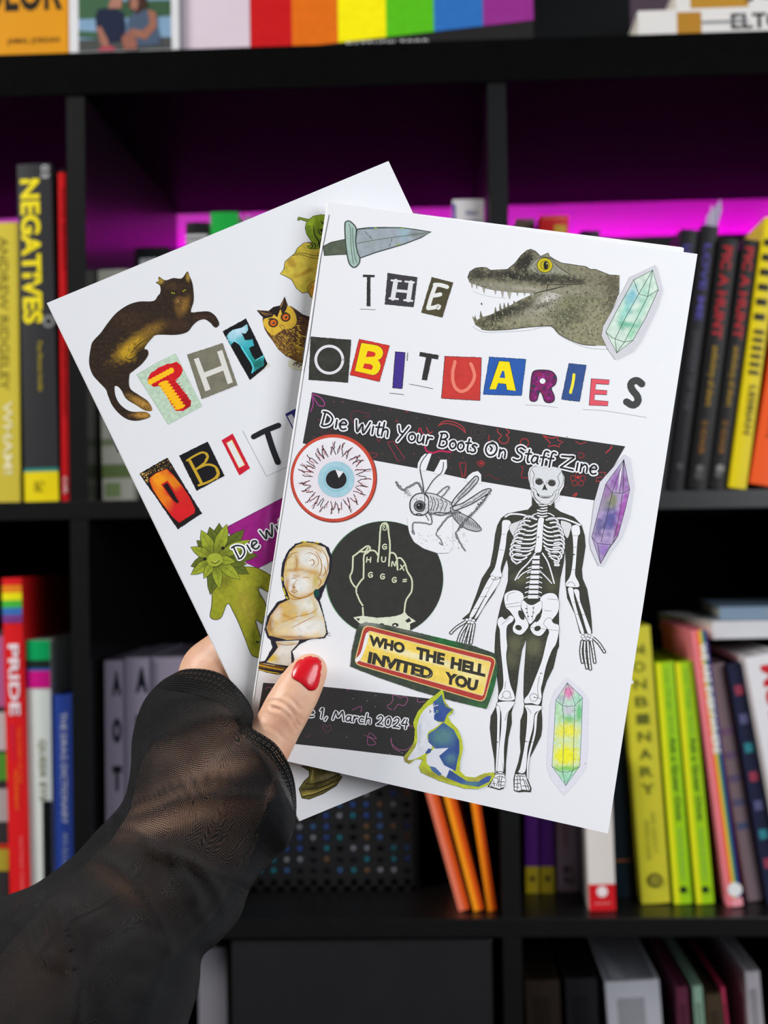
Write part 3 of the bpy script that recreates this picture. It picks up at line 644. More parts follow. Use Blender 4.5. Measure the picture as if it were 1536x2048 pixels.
def build_zine(z, ply, bump):
    c = z.cor; S_ = z.sheet
    z.sheet('front_cover', c, 0, .00011, paper)
    def shift(dx0, dz0, dx1, dz1): return [(c[0][0]+.0004, c[0][1]+dz0), (c[1][0]+dx1, c[1][1]+dz1*.3), (c[2][0]+dx1, c[2][1]+dz1), (c[3][0]+.0004, c[3][1]+dz0)]
    for i in range(ply):
        z.sheet('page', shift(0, 0, -.0052-.0006*(i % 3) if bump else -.004-.0005*i, .0011+.0002*i if bump else -.0002), .00020+.00018*i, .00029+.00018*i, paper)
    z.sheet('back_cover', [(c[0][0], c[0][1]-.0002), (c[1][0]-.0006, c[1][1]+.0003), (c[2][0]-.0008, c[2][1]+.0001), (c[3][0], c[3][1])], .00020+.00018*ply, .00031+.00018*ply, paper)
    # rounded fold joining front and back cover
    T_ = .00031+.00018*ply; bm = bmesh.new(); n = 8; A = []; B = []
    for i in range(n+1):
        a = pi*i/n; xo = -sin(a)*T_*.55; yo = T_/2-cos(a)*T_/2
        A.append(bm.verts.new((c[0][0]+xo, yo, c[0][1]))); B.append(bm.verts.new((c[3][0]+xo, yo, c[3][1])))
    for i in range(n): bm.faces.new((A[i], B[i], B[i+1], A[i+1]))
    bm_obj('fold', bm, paper, z.e, smooth=True)
    for t in (.22, .74):   # staples through the fold
        x = c[0][0]+(c[3][0]-c[0][0])*t; zz = c[0][1]+(c[3][1]-c[0][1])*t; hl = .0055
        bm = bmesh.new(); box_bm(bm, x-T_*.55-.0004, x-T_*.55+.0002, T_*.3, T_*.3+.0005, zz-hl, zz+hl)
        for sz in (-hl, hl): box_bm(bm, x-T_*.55-.0004, x+.0006, T_*.3, T_*.3+.0005, zz+sz-.00025, zz+sz+.00025)
        bm_obj('staple', bm, mat((190, 190, 195), .25, .05, 50, metallic=1), z.e)
build_zine(zf, 5, True); build_zine(zb, 5, False)
c1 = (600, 380, 3.84); c2 = (900, 450, 2.954); c3 = (560, 780, 3.84); c4 = (900, 850, 3.84); c5 = (500, 1040, 3.657)
c6 = (680, 1220, 4.518); c7 = (960, 1300, 5.12); c8 = (80, 300, 3.53); d1 = (420, 400, 5.12); d2 = (260, 800, 3.863); d3 = (240, 1240, 3.2)
PX = (0, 0, 1)
INK = (52, 50, 50); WH = (238, 238, 240)
# ---- front cover --------------------------------------------------
a = Art(zf, 'fold_dark_line', 0, PX); a.l([(658.5, 430), (641.5, 517), (629.5, 605), (617, 693), (608, 745)], 1.3, (60, 58, 60), smooth=False); a.l([(608, 745), (600, 800), (570, 994), (543.5, 1159), (508, 1400)], .9, (90, 88, 90), smooth=False); a.done()  # thin dark line drawn along the fold
a = Art(zf, 'dagger_print', 0, c1, 'grey watercolour dagger pointing right')
a.f([(180, 433), (240, 402), (345, 378), (362, 495), (290, 495), (187, 503)], (88, 96, 80), nz=.15, edge=(52, 60, 50), ew=7)
bl_ = [(440, 300), (520, 290), (640, 288), (780, 290), (880, 303), (1008, 323), (930, 365), (800, 415), (700, 445), (580, 480), (455, 525), (430, 500), (425, 400)]
a.f(bl_, (160, 168, 176), nz=.1, blobs=[(800, 330, 40, 60, 0, (150, 180, 190), .8), (920, 340, 80, 30, 0, (120, 126, 118), .7), (520, 400, 90, 60, 0, (150, 160, 162), .8)], edge=(62, 66, 68), ew=8)
a.l([(428, 412), (560, 388), (700, 366), (860, 345), (1000, 325)], 5, (92, 104, 84)); a.l([(440, 304), (600, 294), (780, 293), (880, 306)], 5, (70, 96, 80))
for p, q in (((500, 318), (520, 342)), ((530, 352), (550, 376)), ((705, 376), (700, 395)), ((697, 405), (685, 430))): a.l([p, q], 4, (50, 60, 56))
a.l([(570, 292), (590, 294)], 6, (150, 180, 40)); a.l([(740, 423), (770, 414)], 7, (150, 180, 50)); a.l([(775, 294), (795, 295)], 6, (150, 180, 40)); a.l([(545, 294), (560, 293)], 6, (60, 90, 170))
gd = [(345, 275), (352, 245), (375, 238), (402, 255), (432, 300), (428, 400), (442, 480), (459, 520), (455, 560), (430, 590), (405, 592), (380, 565), (365, 510), (350, 400)]
a.f(gd, (164, 186, 178), smooth=True, nz=.1, edge=(58, 68, 58), ew=9); a.l([(375, 262), (388, 300), (390, 400), (400, 500), (412, 570)], 5, (84, 104, 84)); a.l([(404, 290), (408, 400), (420, 500), (436, 560)], 5, (84, 104, 84)); a.done()
a = Art(zf, 'title_word', 0, c1, 'THE in mixed cut-out letters')
a.f([(483, 650), (573, 652), (573, 669), (541, 669), (540, 893), (512, 893), (515, 669), (483, 668)], INK, rag=1.2); a.l([(460, 915), (520, 916), (580, 918)], 3.5, (120, 118, 120), jit=1)
a.f([(673, 637), (903, 670), (873, 900), (651, 878)], (62, 61, 64), rag=1.5, nz=.08)
for p, q, w_ in (((735, 700), (713, 832), 36), ((852, 712), (833, 845), 36), ((730, 772), (840, 782), 22), ((702, 694), (776, 701), 14), ((808, 703), (876, 710), 14), ((688, 832), (752, 838), 15), ((800, 846), (862, 852), 15)): a.l([p, q], w_, (226, 226, 228))
a.f([(1012, 668), (1178, 710), (1093, 980), (930, 942)], (80, 74, 52), rag=1.5, nz=.12)
for P_ in ([(1040, 735), (1012, 810), (984, 905)], [(1035, 728), (1080, 730), (1130, 745)], [(1010, 812), (1050, 808), (1082, 800)], [(984, 908), (1030, 902), (1068, 890), (1062, 905)]): a.l(P_, 31, (232, 232, 226))
a.done()
a = Art(zf, 'title_word', 0, c1, 'OBITUARIES in mixed cut-out letters')
a.f([(82, 1125), (393, 1150), (370, 1480), (66, 1458)], (56, 56, 50), rag=1.6, nz=.2, nsc=.015); a.ring(225, 1303, 104, 21, (228, 228, 230))
a.f([(455, 1145), (688, 1195), (610, 1472), (385, 1420)], (216, 52, 42), rag=1.5, nz=.06, edge=(120, 50, 50), ew=3)
YL = (250, 222, 12)
a.f([(470, 1172), (560, 1186), (596, 1194), (620, 1207), (636, 1228), (641, 1254), (634, 1280), (618, 1298), (600, 1306), (614, 1322), (622, 1348), (616, 1378), (602, 1402), (584, 1417), (560, 1424), (420, 1390)], YL, edge=(90, 30, 60), ew=4)
a.f([(520, 1235), (565, 1243), (582, 1256), (572, 1280), (505, 1283)], (216, 52, 42)); a.f([(495, 1332), (545, 1338), (562, 1355), (550, 1382), (482, 1368)], (216, 52, 42))
a.f([(733, 1243), (807, 1248), (785, 1525), (712, 1518)], (68, 50, 140), rag=1.2, edge=(46, 40, 60), ew=5); a.l([(826, 1250), (822, 1310)], 5, (90, 90, 90), jit=1.5); a.l([(690, 1560), (740, 1565), (795, 1572)], 4, (70, 68, 70), jit=1)
a.f([(922, 1243), (1065, 1268), (1060, 1302), (1012, 1294), (975, 1463), (935, 1457), (968, 1285), (915, 1275)], INK, rag=1.2); a.l([(840, 1490), (920, 1505), (1020, 1526)], 4, (100, 98, 100))
a.f([(1113, 1277), (1393, 1287), (1382, 1617), (1087, 1600)], (204, 60, 54), rag=1.5, nz=.06, edge=(90, 50, 60), ew=4); a.l([(1190, 1318), (1172, 1410), (1180, 1490), (1210, 1535), (1248, 1546), (1300, 1516), (1340, 1440), (1328, 1372), (1312, 1335)], 25, (238, 132, 112), jit=1.2)
a.crop(c2)
a.f([(233, 780), (448, 793), (422, 1008), (197, 1000)], (44, 92, 172), rag=1.2, nz=.06, edge=(30, 60, 110), ew=3); a.f([(290, 803), (352, 808), (390, 980), (337, 975), (330, 940), (285, 935), (272, 972), (232, 970)], (252, 226, 14), edge=(40, 60, 60), ew=3); a.f([(308, 862), (320, 862), (326, 905), (292, 902)], (44, 92, 172))
Rp = [(485, 885), (500, 862), (545, 857), (600, 865), (628, 900), (622, 940), (598, 965), (615, 1010), (612, 1040), (585, 1050), (560, 1040), (545, 1000), (530, 985), (520, 1010), (512, 1035), (490, 1042), (472, 1025), (477, 950)]
a.f(Rp, (122, 36, 100), smooth=True, nz=.3, nsc=.05, edge=(46, 44, 52), ew=6); a.specks(Rp, 40, 6, 13, [(160, 44, 130), (90, 24, 70), (60, 60, 80), (150, 40, 80)], 3); a.ell(547, 922, 17, 16, WH)
a.l([(445, 1063), (540, 1066), (635, 1078)], 2.5, (190, 190, 196)); a.l([(785, 1090), (880, 1094), (960, 1104), (1060, 1120), (1160, 1137)], 2.5, (180, 180, 186))
a.f([(703, 818), (805, 828), (765, 1043), (659, 1030)], (54, 84, 142), rag=1.2, nz=.08, edge=(40, 56, 90), ew=3); a.l([(733, 885), (724, 940), (712, 990)], 17, (250, 232, 60), jit=.8)
a.f([(835, 908), (942, 915), (938, 942), (862, 938), (858, 973), (928, 978), (925, 1003), (855, 1000), (852, 1035), (935, 1042), (932, 1068), (822, 1065)], (228, 88, 102), edge=(90, 50, 60), ew=3)
a.l([(1134, 940), (1105, 918), (1076, 928), (1068, 955), (1085, 985), (1108, 1015), (1108, 1046), (1080, 1064), (1038, 1042)], 42, (66, 68, 66), jit=1); a.done()
# crocodile
a = Art(zf, 'crocodile_print', 0, c2, 'grey green crocodile head with open jaws')
a.l([(135, 600), (200, 632), (330, 630), (460, 622), (592, 600), (660, 660), (800, 722), (940, 735)], 2, (176, 176, 180)); a.l([(130, 390), (220, 420), (330, 432)], 1.6, (200, 200, 205))
lowj = [(130, 538), (160, 560), (185, 545), (240, 530), (300, 500), (350, 478), (400, 450), (440, 430), (500, 404), (560, 380), (800, 380), (1000, 400), (960, 500), (900, 620), (932, 713), (860, 712), (780, 705), (700, 675), (640, 640), (600, 598), (540, 598), (450, 605), (350, 617), (240, 622), (190, 615), (150, 590)]
a.f(lowj, (142, 138, 110), nz=.22, nsc=.06, step=6, blobs=[(300, 530, 120, 30, -20, (44, 44, 36), .9), (430, 480, 90, 40, -25, (66, 64, 54), .8), (590, 430, 70, 34, -25, (206, 200, 192), .95), (520, 500, 90, 26, -20, (176, 170, 156), .6), (560, 470, 60, 14, -20, (96, 92, 78), .7), (500, 560, 110, 24, 0, (146, 142, 120), .6), (760, 440, 150, 60, -10, (104, 104, 76), .5), (820, 600, 110, 80, 30, (144, 140, 110), .7), (700, 540, 90, 50, -30, (86, 88, 66), .7), (960, 420, 40, 120, 10, (96, 90, 72), .8), (250, 600, 120, 16, 5, (80, 80, 60), .6)])
upj = [(105, 310), (118, 275), (150, 255), (185, 250), (215, 252), (240, 268), (290, 265), (340, 262), (385, 225), (420, 180), (455, 150), (478, 143), (505, 155), (535, 185), (580, 165), (588, 185), (620, 205), (660, 225), (730, 235), (760, 240), (800, 245), (830, 262), (860, 262), (905, 280), (935, 292), (1002, 296), (1000, 410), (880, 430), (700, 420), (560, 390), (500, 404), (465, 402), (430, 400), (380, 398), (320, 392), (260, 385), (200, 372), (150, 352), (115, 340)]
a.f(upj, (134, 130, 106), nz=.2, nsc=.05, step=6, blobs=[(160, 290, 60, 40, 0, (62, 60, 50), .9), (140, 330, 50, 16, 10, (110, 106, 88), .8), (300, 290, 120, 26, -4, (58, 55, 48), .9), (440, 220, 80, 40, -45, (44, 41, 38), .95), (450, 310, 130, 26, 6, (48, 46, 40), .9), (620, 320, 110, 30, 8, (54, 52, 44), .85), (740, 330, 60, 16, 0, (50, 48, 40), .8), (300, 365, 180, 18, 5, (150, 144, 128), .9), (480, 380, 80, 14, 5, (170, 164, 148), .8), (700, 260, 60, 20, 20, (130, 126, 104), .7), (690, 385, 120, 22, -4, (150, 146, 126), .7), (880, 320, 80, 30, 15, (116, 110, 90), .7), (960, 350, 40, 60, 0, (88, 82, 66), .8)])
a.specks(upj, 520, 1.5, 4.5, [(136, 132, 108), (60, 58, 48), (122, 118, 96), (40, 38, 34), (158, 154, 132)], 5); a.specks(lowj, 820, 1.5, 5, [(150, 146, 120), (70, 70, 52), (140, 136, 108), (54, 54, 42), (166, 160, 138)], 6)
a.f([(470, 240), (492, 205), (530, 188), (590, 190), (622, 225), (640, 250), (720, 300), (640, 285), (600, 296), (530, 292), (485, 268)], (150, 148, 130), nz=.2, nsc=.08, step=5); a.l([(478, 240), (500, 210), (540, 190), (600, 200), (625, 235), (715, 298)], 4, (50, 48, 40)); a.l([(500, 255), (530, 285), (590, 292), (625, 280)], 4, (60, 58, 48))
a.ell(560, 238, 48, 46, (60, 56, 30)); a.ell(560, 238, 44, 42, (200, 184, 28), nz=.1); a.ring(562, 238, 25, 5, (120, 110, 30)); a.ell(566, 239, 14, 25, (36, 34, 26)); a.ell(572, 228, 4, 6, (170, 170, 150))
a.l([(560, 350), (700, 352), (800, 345)], 6, (70, 66, 54), taper=True); a.l([(470, 410), (600, 380), (680, 360)], 7, (60, 58, 46), taper=True); a.l([(570, 385), (580, 355), (590, 350)], 6, (40, 38, 32), taper=True)
for x, y, h_, w_ in ((130, 345, 30, 12), (158, 355, 24, 9), (200, 372, 34, 14), (268, 386, 26, 10), (310, 392, 40, 14), (350, 396, 44, 22), (398, 398, 24, 10), (440, 400, 20, 9), (488, 402, 32, 18)):
    a.f([(x-w_/2, y), (x+w_/2, y+2), (x+w_*.1, y+h_)], (176, 170, 152), edge=(96, 92, 78), ew=1.5)
for x, y, h_, w_ in ((150, 566, 36, 10), (184, 546, 40, 15), (270, 516, 34, 12), (298, 500, 40, 12), (322, 490, 32, 12), (345, 482, 26, 11), (380, 462, 16, 9), (268, 566, 38, 16), (430, 530, 18, 12), (480, 520, 14, 10)):
    a.f([(x-w_/2, y), (x+w_/2, y-2), (x-w_*.2, y-h_)], (120, 116, 96), edge=(56, 54, 44), ew=1.8)
a.l(upj[:24]+[upj[24]], 3.5, (46, 44, 38), smooth=False); a.l([(185, 615), (240, 622), (350, 617), (450, 605), (540, 598), (600, 598), (640, 640), (700, 675), (780, 705), (860, 712)], 3.5, (50, 48, 40)); a.l([(186, 462), (188, 470)], 6, (60, 60, 60)); a.done()
def crystal(base, name, crop, halo, halocol, out, fac, blobs, basec, ink, lw, z=zf, lab=None):
    a = Art(z, name, base, crop, lab); a.f(halo, halocol, smooth=False, nz=.02); a.f(out, basec, nz=.10, nsc=.03, step=6, blobs=blobs)
    a.l(out+[out[0]], lw, ink, smooth=False, jit=.5)
    for q in fac: a.l(q, lw, ink, smooth=False, jit=.5)
    a.done()
crystal(500, 'crystal_print', c2, [(1065, 305), (1120, 280), (1215, 235), (1240, 330), (1253, 385), (1225, 480), (1130, 680), (1080, 745), (978, 797), (930, 730), (895, 655), (905, 600), (1000, 430)], (210, 208, 214),
    [(1085, 325), (1197, 267), (1230, 383), (1160, 540), (1080, 682), (985, 757), (920, 633), (1010, 460)],
    [[(1197, 267), (1115, 408)], [(1197, 267), (1168, 423)], [(1085, 325), (1115, 408), (1168, 423), (1230, 383)], [(1115, 408), (1040, 540), (975, 675)], [(1168, 423), (1100, 560), (1030, 692)], [(920, 633), (960, 668), (1030, 692), (1080, 682)], [(975, 678), (985, 757)], [(1030, 692), (985, 757)]],
    [(1070, 430, 30, 60, 20, (128, 190, 206), .9), (1030, 520, 26, 70, 20, (140, 204, 190), .8), (1150, 400, 30, 40, 0, (176, 218, 196), .8), (1060, 590, 60, 16, 5, (90, 180, 140), .8), (1130, 500, 20, 80, 25, (160, 214, 190), .7), (1070, 640, 20, 40, 10, (140, 206, 170), .8), (1180, 330, 20, 30, 0, (196, 226, 208), .6)], (206, 224, 208), (56, 84, 62), 3.4, lab='green watercolour crystal')
# dark band with doodles
a = Art(zf, 'banner_print', 0, PX, 'black band with pink and red doodles')
a.f([(625, 785), (800, 819), (960, 849), (1100, 871), (1250, 893), (1188, 1000), (1120, 990), (1056, 978), (932, 957), (836, 936), (753, 921), (606, 886)], (54, 52, 52), nz=.06, edge=(34, 33, 34), ew=1)
a.crop(c3); PK = (176, 58, 104); RD = (198, 62, 66)
a.l([(245, 30), (290, 45), (335, 85), (340, 120), (300, 120), (270, 80), (245, 30)], 6, (190, 70, 160), jit=1.5); a.l([(250, 60), (255, 110), (235, 165)], 7, (180, 64, 150), jit=1.5); a.l([(262, 35), (300, 50)], 6, (190, 60, 150))
a.l([(560, 250), (545, 210), (560, 170), (600, 160), (640, 175), (680, 180), (685, 205), (650, 200)], 5, (120, 44, 66), jit=1); a.l([(320, 300), (325, 340), (370, 330), (395, 300)], 4, (110, 40, 60)); a.l([(555, 250), (580, 280), (620, 300)], 4, (110, 40, 60))
a.l([(1215, 275), (1260, 240), (1330, 245), (1400, 280), (1425, 330), (1395, 300), (1330, 265), (1260, 258), (1215, 275)], 6, RD, jit=1); a.l([(825, 400), (870, 395), (960, 530), (905, 545), (825, 400)], 5, (168, 50, 70), smooth=False, jit=1)
a.l([(690, 480), (750, 495), (715, 525)], 5, (150, 44, 60), jit=1); a.l([(1380, 560), (1430, 555), (1415, 665), (1400, 672), (1380, 560)], 5, (168, 50, 60), smooth=False, jit=1); a.l([(1110, 440), (1130, 470), (1170, 480), (1230, 470), (1310, 475)], 14, (190, 44, 90), jit=4); a.l([(1060, 330), (1075, 290), (1090, 320), (1110, 345)], 8, (190, 50, 80), jit=2); a.l([(1125, 290), (1150, 330), (1170, 320)], 6, RD, jit=2)
a.l([(745, 375), (760, 395), (775, 375)], 5, (150, 44, 60)); a.ring(897, 240, 8, 4, (150, 60, 60)); a.l([(960, 160), (985, 172)], 6, (150, 44, 60))
a.crop(c4); a.ring(215, 55, 52, 3, (96, 72, 72)); a.ring(215, 55, 26, 3, (96, 72, 72)); a.l([(365, 30), (370, 60), (395, 80), (375, 110), (400, 140), (440, 135), (450, 95), (430, 80), (455, 55), (430, 30)], 6, RD, jit=1.5); a.l([(298, 80), (300, 135)], 7, (170, 44, 48))
a.ring(572, 137, 32, 7, (178, 50, 50)); a.l([(715, 80), (770, 100), (800, 100), (825, 85), (830, 120), (868, 130), (835, 150), (840, 170), (800, 155), (755, 168), (770, 135), (715, 80)], 7, RD, smooth=False, jit=1.5); a.l([(965, 125), (1000, 145), (1045, 130)], 5, RD)
a.l([(1245, 160), (1225, 190), (1195, 215)], 8, RD, jit=2); a.l([(985, 215), (1015, 215), (1030, 240), (1000, 255), (985, 235)], 6, (160, 46, 48)); a.l([(70, 295), (125, 290), (120, 395), (100, 400), (70, 295)], 5, (150, 50, 54), smooth=False); a.l([(205, 290), (240, 275), (265, 295), (235, 320), (205, 290)], 6, (170, 48, 52)); a.ell(240, 295, 16, 10, (170, 48, 52))
a.l([(545, 320), (560, 330), (550, 400), (600, 405)], 6, (160, 46, 50), jit=1); a.l([(265, 395), (300, 380), (340, 410), (380, 412)], 5, (120, 40, 44)); a.ell(982, 402, 12, 12, RD)
for t in range(5):
    an = 2*pi*t/5-.3; a.ring(982+40*cos(an), 420+34*sin(an), 20, 5, (170, 48, 50))
a.l([(1150, 365), (1195, 365), (1180, 430), (1120, 435), (1125, 405), (1165, 400)], 6, RD, smooth=False, jit=1.5); a.l([(945, 545), (965, 525), (975, 530), (960, 548)], 8, RD)
for x, y in ((100, 250), (385, 325), (475, 385), (1130, 258), (890, 480), (10, 330), (640, 60), (900, 90), (1210, 280)): a.ell(x, y, 4, 4, (150, 80, 80), n=6)
a.crop(c3)
for x, y in ((415, 90), (475, 95), (485, 90), (760, 155), (850, 148), (1047, 215), (1145, 220), (395, 300), (300, 230), (640, 330), (1030, 490), (1225, 520), (1300, 520), (260, 360), (785, 490), (700, 300)): a.ell(x, y, 5, 5, (140, 74, 78), n=6)
a.done()
a = Art(zf, 'subtitle_lettering', 620, PX, 'Die With Your Boots On Staff Zine, white outlined black hand lettering')
Yb = lambda x: 850.5+(x-638)*.1785
for w_, x0_, x1_ in (('Die', 640, 699), ('With', 707, 783), ('Your', 791, 868), ('Boots', 874, 958), ('On', 966, 1017), ('Staff', 1024, 1112), ('Zine', 1117, 1199)):
    a.hand(w_, (x0_+2, Yb(x0_+2)), (x1_-4, Yb(x1_-4)), 30, 9.5, 3.6)
a.done()
# eyeball
a = Art(zf, 'eyeball_print', 60, c3, 'red rimmed eyeball with blue iris')
a.ell(413, 678, 333, 340, (120, 50, 40), n=60); a.ell(411, 676, 328, 335, (206, 76, 56), n=60, nz=.1); a.ell(408, 677, 306, 312, (240, 238, 242), n=60, step=14, blobs=[(432, 686, 205, 205, 0, (228, 206, 216), .55)])
rn = random.Random(12)
for i in range(23):
    an = 2*pi*i/23+rn.uniform(-.06, .06); R0 = rn.uniform(168, 195); R1_ = rn.uniform(262, 292)
    def vein(an0, r0_, r1_, dr, w_, c):
        P_ = []; an_ = an0
        for k in range(6):
            r_ = r0_+(r1_-r0_)*k/5; P_.append((418+(r_*cos(an_)), 680+(r_*sin(an_)))); an_ += rn.uniform(-.022, .022)+dr
        a.l(P_, w_, c); return P_
    mid = rn.uniform(.45, .65); rm = R0+(R1_-R0)*mid
    vein(an+.03, rm, R1_, .003, 6, (52, 40, 42)); vein(an+.008, rm, R1_*.98, .003, 4, (150, 50, 54))
    for sd in (-1, 1):
        vein(an+sd*.10, R0, rm+12, -sd*.015, 6, (52, 40, 42))
        if rn.random() < .8: vein(an+sd*.065, R0+14, rm, -sd*.010, 3.6, (160, 54, 58))
a.ell(432, 686, 140, 139, (168, 206, 218), n=40, nz=.06); a.ell(432, 686, 100, 98, (150, 198, 212), n=32); a.ell(432, 686, 82, 75, (200, 214, 220), n=32); a.ell(432, 686, 80, 73, (38, 36, 38), n=30, nz=.1); a.f([(426, 612), (488, 628), (452, 676)], (236, 236, 238)); a.done()
# raised hand disc
a = Art(zf, 'hand_disc_print', 0, c5, 'black disc with a white outlined hand and letters'); DK = (54, 54, 50); GL = (214, 220, 186)
a.ell(983, 430, 431, 423, (104, 150, 96), n=64); a.ell(985, 430, 427, 420, (40, 46, 62), n=64); a.ell(986, 430, 423, 417, DK, n=64, nz=.08, step=16)
for P_ in ([(935, 305), (945, 200), (952, 90), (960, 40), (985, 22), (1008, 38), (1015, 100), (1024, 200), (1015, 335)], [(1024, 242), (1050, 242), (1072, 275), (1080, 365)], [(1078, 280), (1105, 280), (1135, 322), (1150, 375), (1183, 435), (1182, 520), (1140, 590), (1128, 690)],
          [(830, 428), (832, 330), (836, 255), (872, 225), (912, 226), (935, 258)], [(752, 268), (800, 232), (850, 193), (878, 200), (868, 232), (835, 252)], [(754, 268), (748, 370), (732, 412), (746, 460), (770, 490)], [(822, 432), (782, 488), (778, 530)], [(782, 540), (800, 585), (824, 625)], [(824, 640), (828, 695)], [(800, 228), (840, 232), (862, 205)]): a.l(P_, 12, GL, jit=.8)
a.l([(972, 48), (988, 30), (1000, 46), (996, 70), (976, 72), (972, 48)], 7, GL); a.l([(984, 45), (985, 58)], 6, GL)
for ch_, x, y in (('H', 850, 308), ('G', 965, 212), ('U', 958, 305), ('N', 1033, 338), ('X', 1095, 365), ('G', 862, 418), ('G', 950, 430), ('G', 1036, 455), ('=', 1115, 460)): a.hand(ch_, (x, y), (x+42, y+4), 40, 0, 9, cout=None, cin=GL)
a.f([(755, 712), (820, 700), (930, 716), (1050, 706), (1112, 688), (1130, 670), (1155, 700), (1212, 740), (1170, 760), (1172, 805), (990, 800), (830, 770), (795, 750)], (224, 228, 204), nz=.06, rag=2)
a.f([(1135, 735), (1165, 715), (1180, 740), (1150, 752)], DK); a.f([(775, 718), (805, 720), (795, 740)], DK); a.ell(963, 765, 18, 10, DK); a.ell(1063, 768, 24, 15, DK); a.ell(1060, 772, 10, 7, (224, 228, 204)); a.done()
# bust
a = Art(zf, 'bust_print', 60, c5, 'golden marble bust of a child')
ol = [(400, 156), (330, 173), (275, 228), (238, 310), (226, 400), (238, 500), (262, 575), (200, 600), (130, 700), (108, 800), (128, 860), (150, 880), (165, 930), (110, 1030), (68, 1036), (60, 1098), (200, 1132), (300, 1100), (325, 1020), (310, 960), (370, 905), (440, 872), (545, 864), (570, 830), (552, 740), (535, 680), (512, 590), (550, 490), (592, 380), (600, 270), (575, 200), (520, 168), (460, 160)]
a.f(ol, (38, 36, 46), rag=2)
hd = [(400, 162), (340, 185), (290, 235), (258, 310), (245, 400), (250, 470), (275, 530), (290, 580), (215, 615), (150, 700), (120, 790), (140, 845), (270, 876), (400, 872), (540, 855), (558, 825), (545, 740), (530, 685), (500, 600), (470, 560), (500, 505), (540, 470), (575, 380), (582, 280), (550, 200), (470, 170)]
G1 = (196, 140, 50); G2 = (150, 92, 34); CR = (234, 230, 222)
a.f(hd, (214, 180, 106), step=9, nz=.08, nsc=.03, blobs=[(430, 280, 90, 80, 0, CR, 1), (540, 300, 40, 100, 10, CR, .95), (300, 320, 40, 80, 10, (226, 208, 160), .8), (340, 330, 16, 60, 5, G1, .6), (370, 470, 90, 80, 0, CR, 1), (300, 450, 26, 60, 0, CR, .9), (330, 365, 70, 12, -5, G1, .7), (345, 410, 26, 10, 0, G1, .6), (270, 480, 14, 60, 8, G1, .7), (318, 505, 10, 30, 0, G1, .6), (400, 560, 90, 12, -20, G1, .8), (480, 440, 18, 50, 10, (200, 180, 90), .8), (450, 380, 60, 14, 10, G1, .6),
   (320, 600, 26, 60, 10, (206, 176, 116), .8), (430, 620, 80, 50, 0, (232, 226, 212), 1), (190, 640, 40, 60, 30, G1, .8), (150, 770, 26, 70, 0, G2, .7), (260, 700, 90, 12, 25, G1, .7), (360, 740, 130, 10, -20, (206, 180, 96), .8), (430, 785, 150, 70, -8, CR, 1), (240, 800, 60, 40, 0, (228, 206, 160), .8), (330, 860, 160, 12, 2, G2, .7), (480, 640, 16, 60, -20, (200, 176, 80), .6), (400, 180, 90, 14, 0, (186, 152, 50), .8), (520, 650, 30, 60, 0, CR, .8), (200, 690, 30, 50, 20, CR, .6)])
for P_ in ([(298, 430), (318, 425), (340, 432)], [(380, 425), (410, 418), (440, 428)], [(352, 430), (322, 470), (318, 492), (340, 500)], [(305, 520), (325, 512), (350, 520)], [(400, 250), (440, 240), (490, 270), (500, 320), (470, 350)], [(330, 250), (345, 320), (330, 370)], [(260, 560), (330, 580), (420, 560), (480, 520)], [(230, 750), (330, 710), (450, 680), (500, 640)], [(300, 790), (400, 740), (480, 700)]): a.l(P_, 5, (176, 122, 46), taper=True, jit=1)
for P_ in ([(300, 230), (330, 200), (400, 190), (470, 200), (530, 240)], [(275, 280), (300, 250), (350, 235)], [(520, 210), (560, 270), (570, 350), (545, 430)], [(480, 230), (520, 300), (520, 380), (490, 430)], [(262, 340), (270, 290), (310, 260)], [(430, 300), (460, 290), (470, 320), (445, 335)], [(500, 420), (520, 450), (500, 490)], [(540, 330), (555, 380), (530, 410)]): a.l(P_, 7, (168, 118, 44), taper=True, jit=1.5)
a.l([(268, 480), (285, 530), (340, 568), (410, 562), (470, 520)], 9, (176, 120, 40), taper=True); a.ell(322, 492, 9, 6, (150, 96, 36), n=10); a.l([(300, 522), (322, 530), (345, 522)], 5, (160, 100, 44))
a.f([(188, 888), (360, 880), (350, 905), (300, 960), (305, 1070), (190, 1055), (120, 1040), (185, 960), (205, 930)], (218, 214, 204), nz=.08, step=10, blobs=[(150, 1010, 40, 40, -40, (214, 180, 20), .9), (200, 910, 20, 50, 0, G1, .6), (300, 900, 50, 8, 0, (190, 160, 60), .7)]); a.l([(190, 902), (270, 915), (350, 905)], 5, G2, taper=True)
a.f([(75, 1042), (190, 1062), (262, 1080), (240, 1105), (60, 1078)], (120, 80, 26), nz=.4, nsc=.06, step=8); a.l([(66, 1060), (160, 1082), (240, 1096)], 6, (226, 190, 60)); a.l([(64, 1092), (130, 1108), (210, 1122)], 7, (210, 170, 30)); a.l([(100, 1050), (180, 1062)], 4, (200, 190, 170))
for p, q in (((380, 156), (405, 160)), ((480, 163), (500, 168)), ((234, 420), (240, 440)), ((246, 500), (258, 545)), ((265, 560), (275, 575))): a.l([p, q], 9, (222, 196, 40))
a.l([(588, 832), (574, 824), (568, 838), (576, 846), (590, 844)], 2.5, (60, 60, 60)); a.l([(440, 880), (500, 872), (560, 862)], 1.5, (170, 170, 176)); a.ell(487, 535, 22, 30, (20, 70, 64)); a.done()
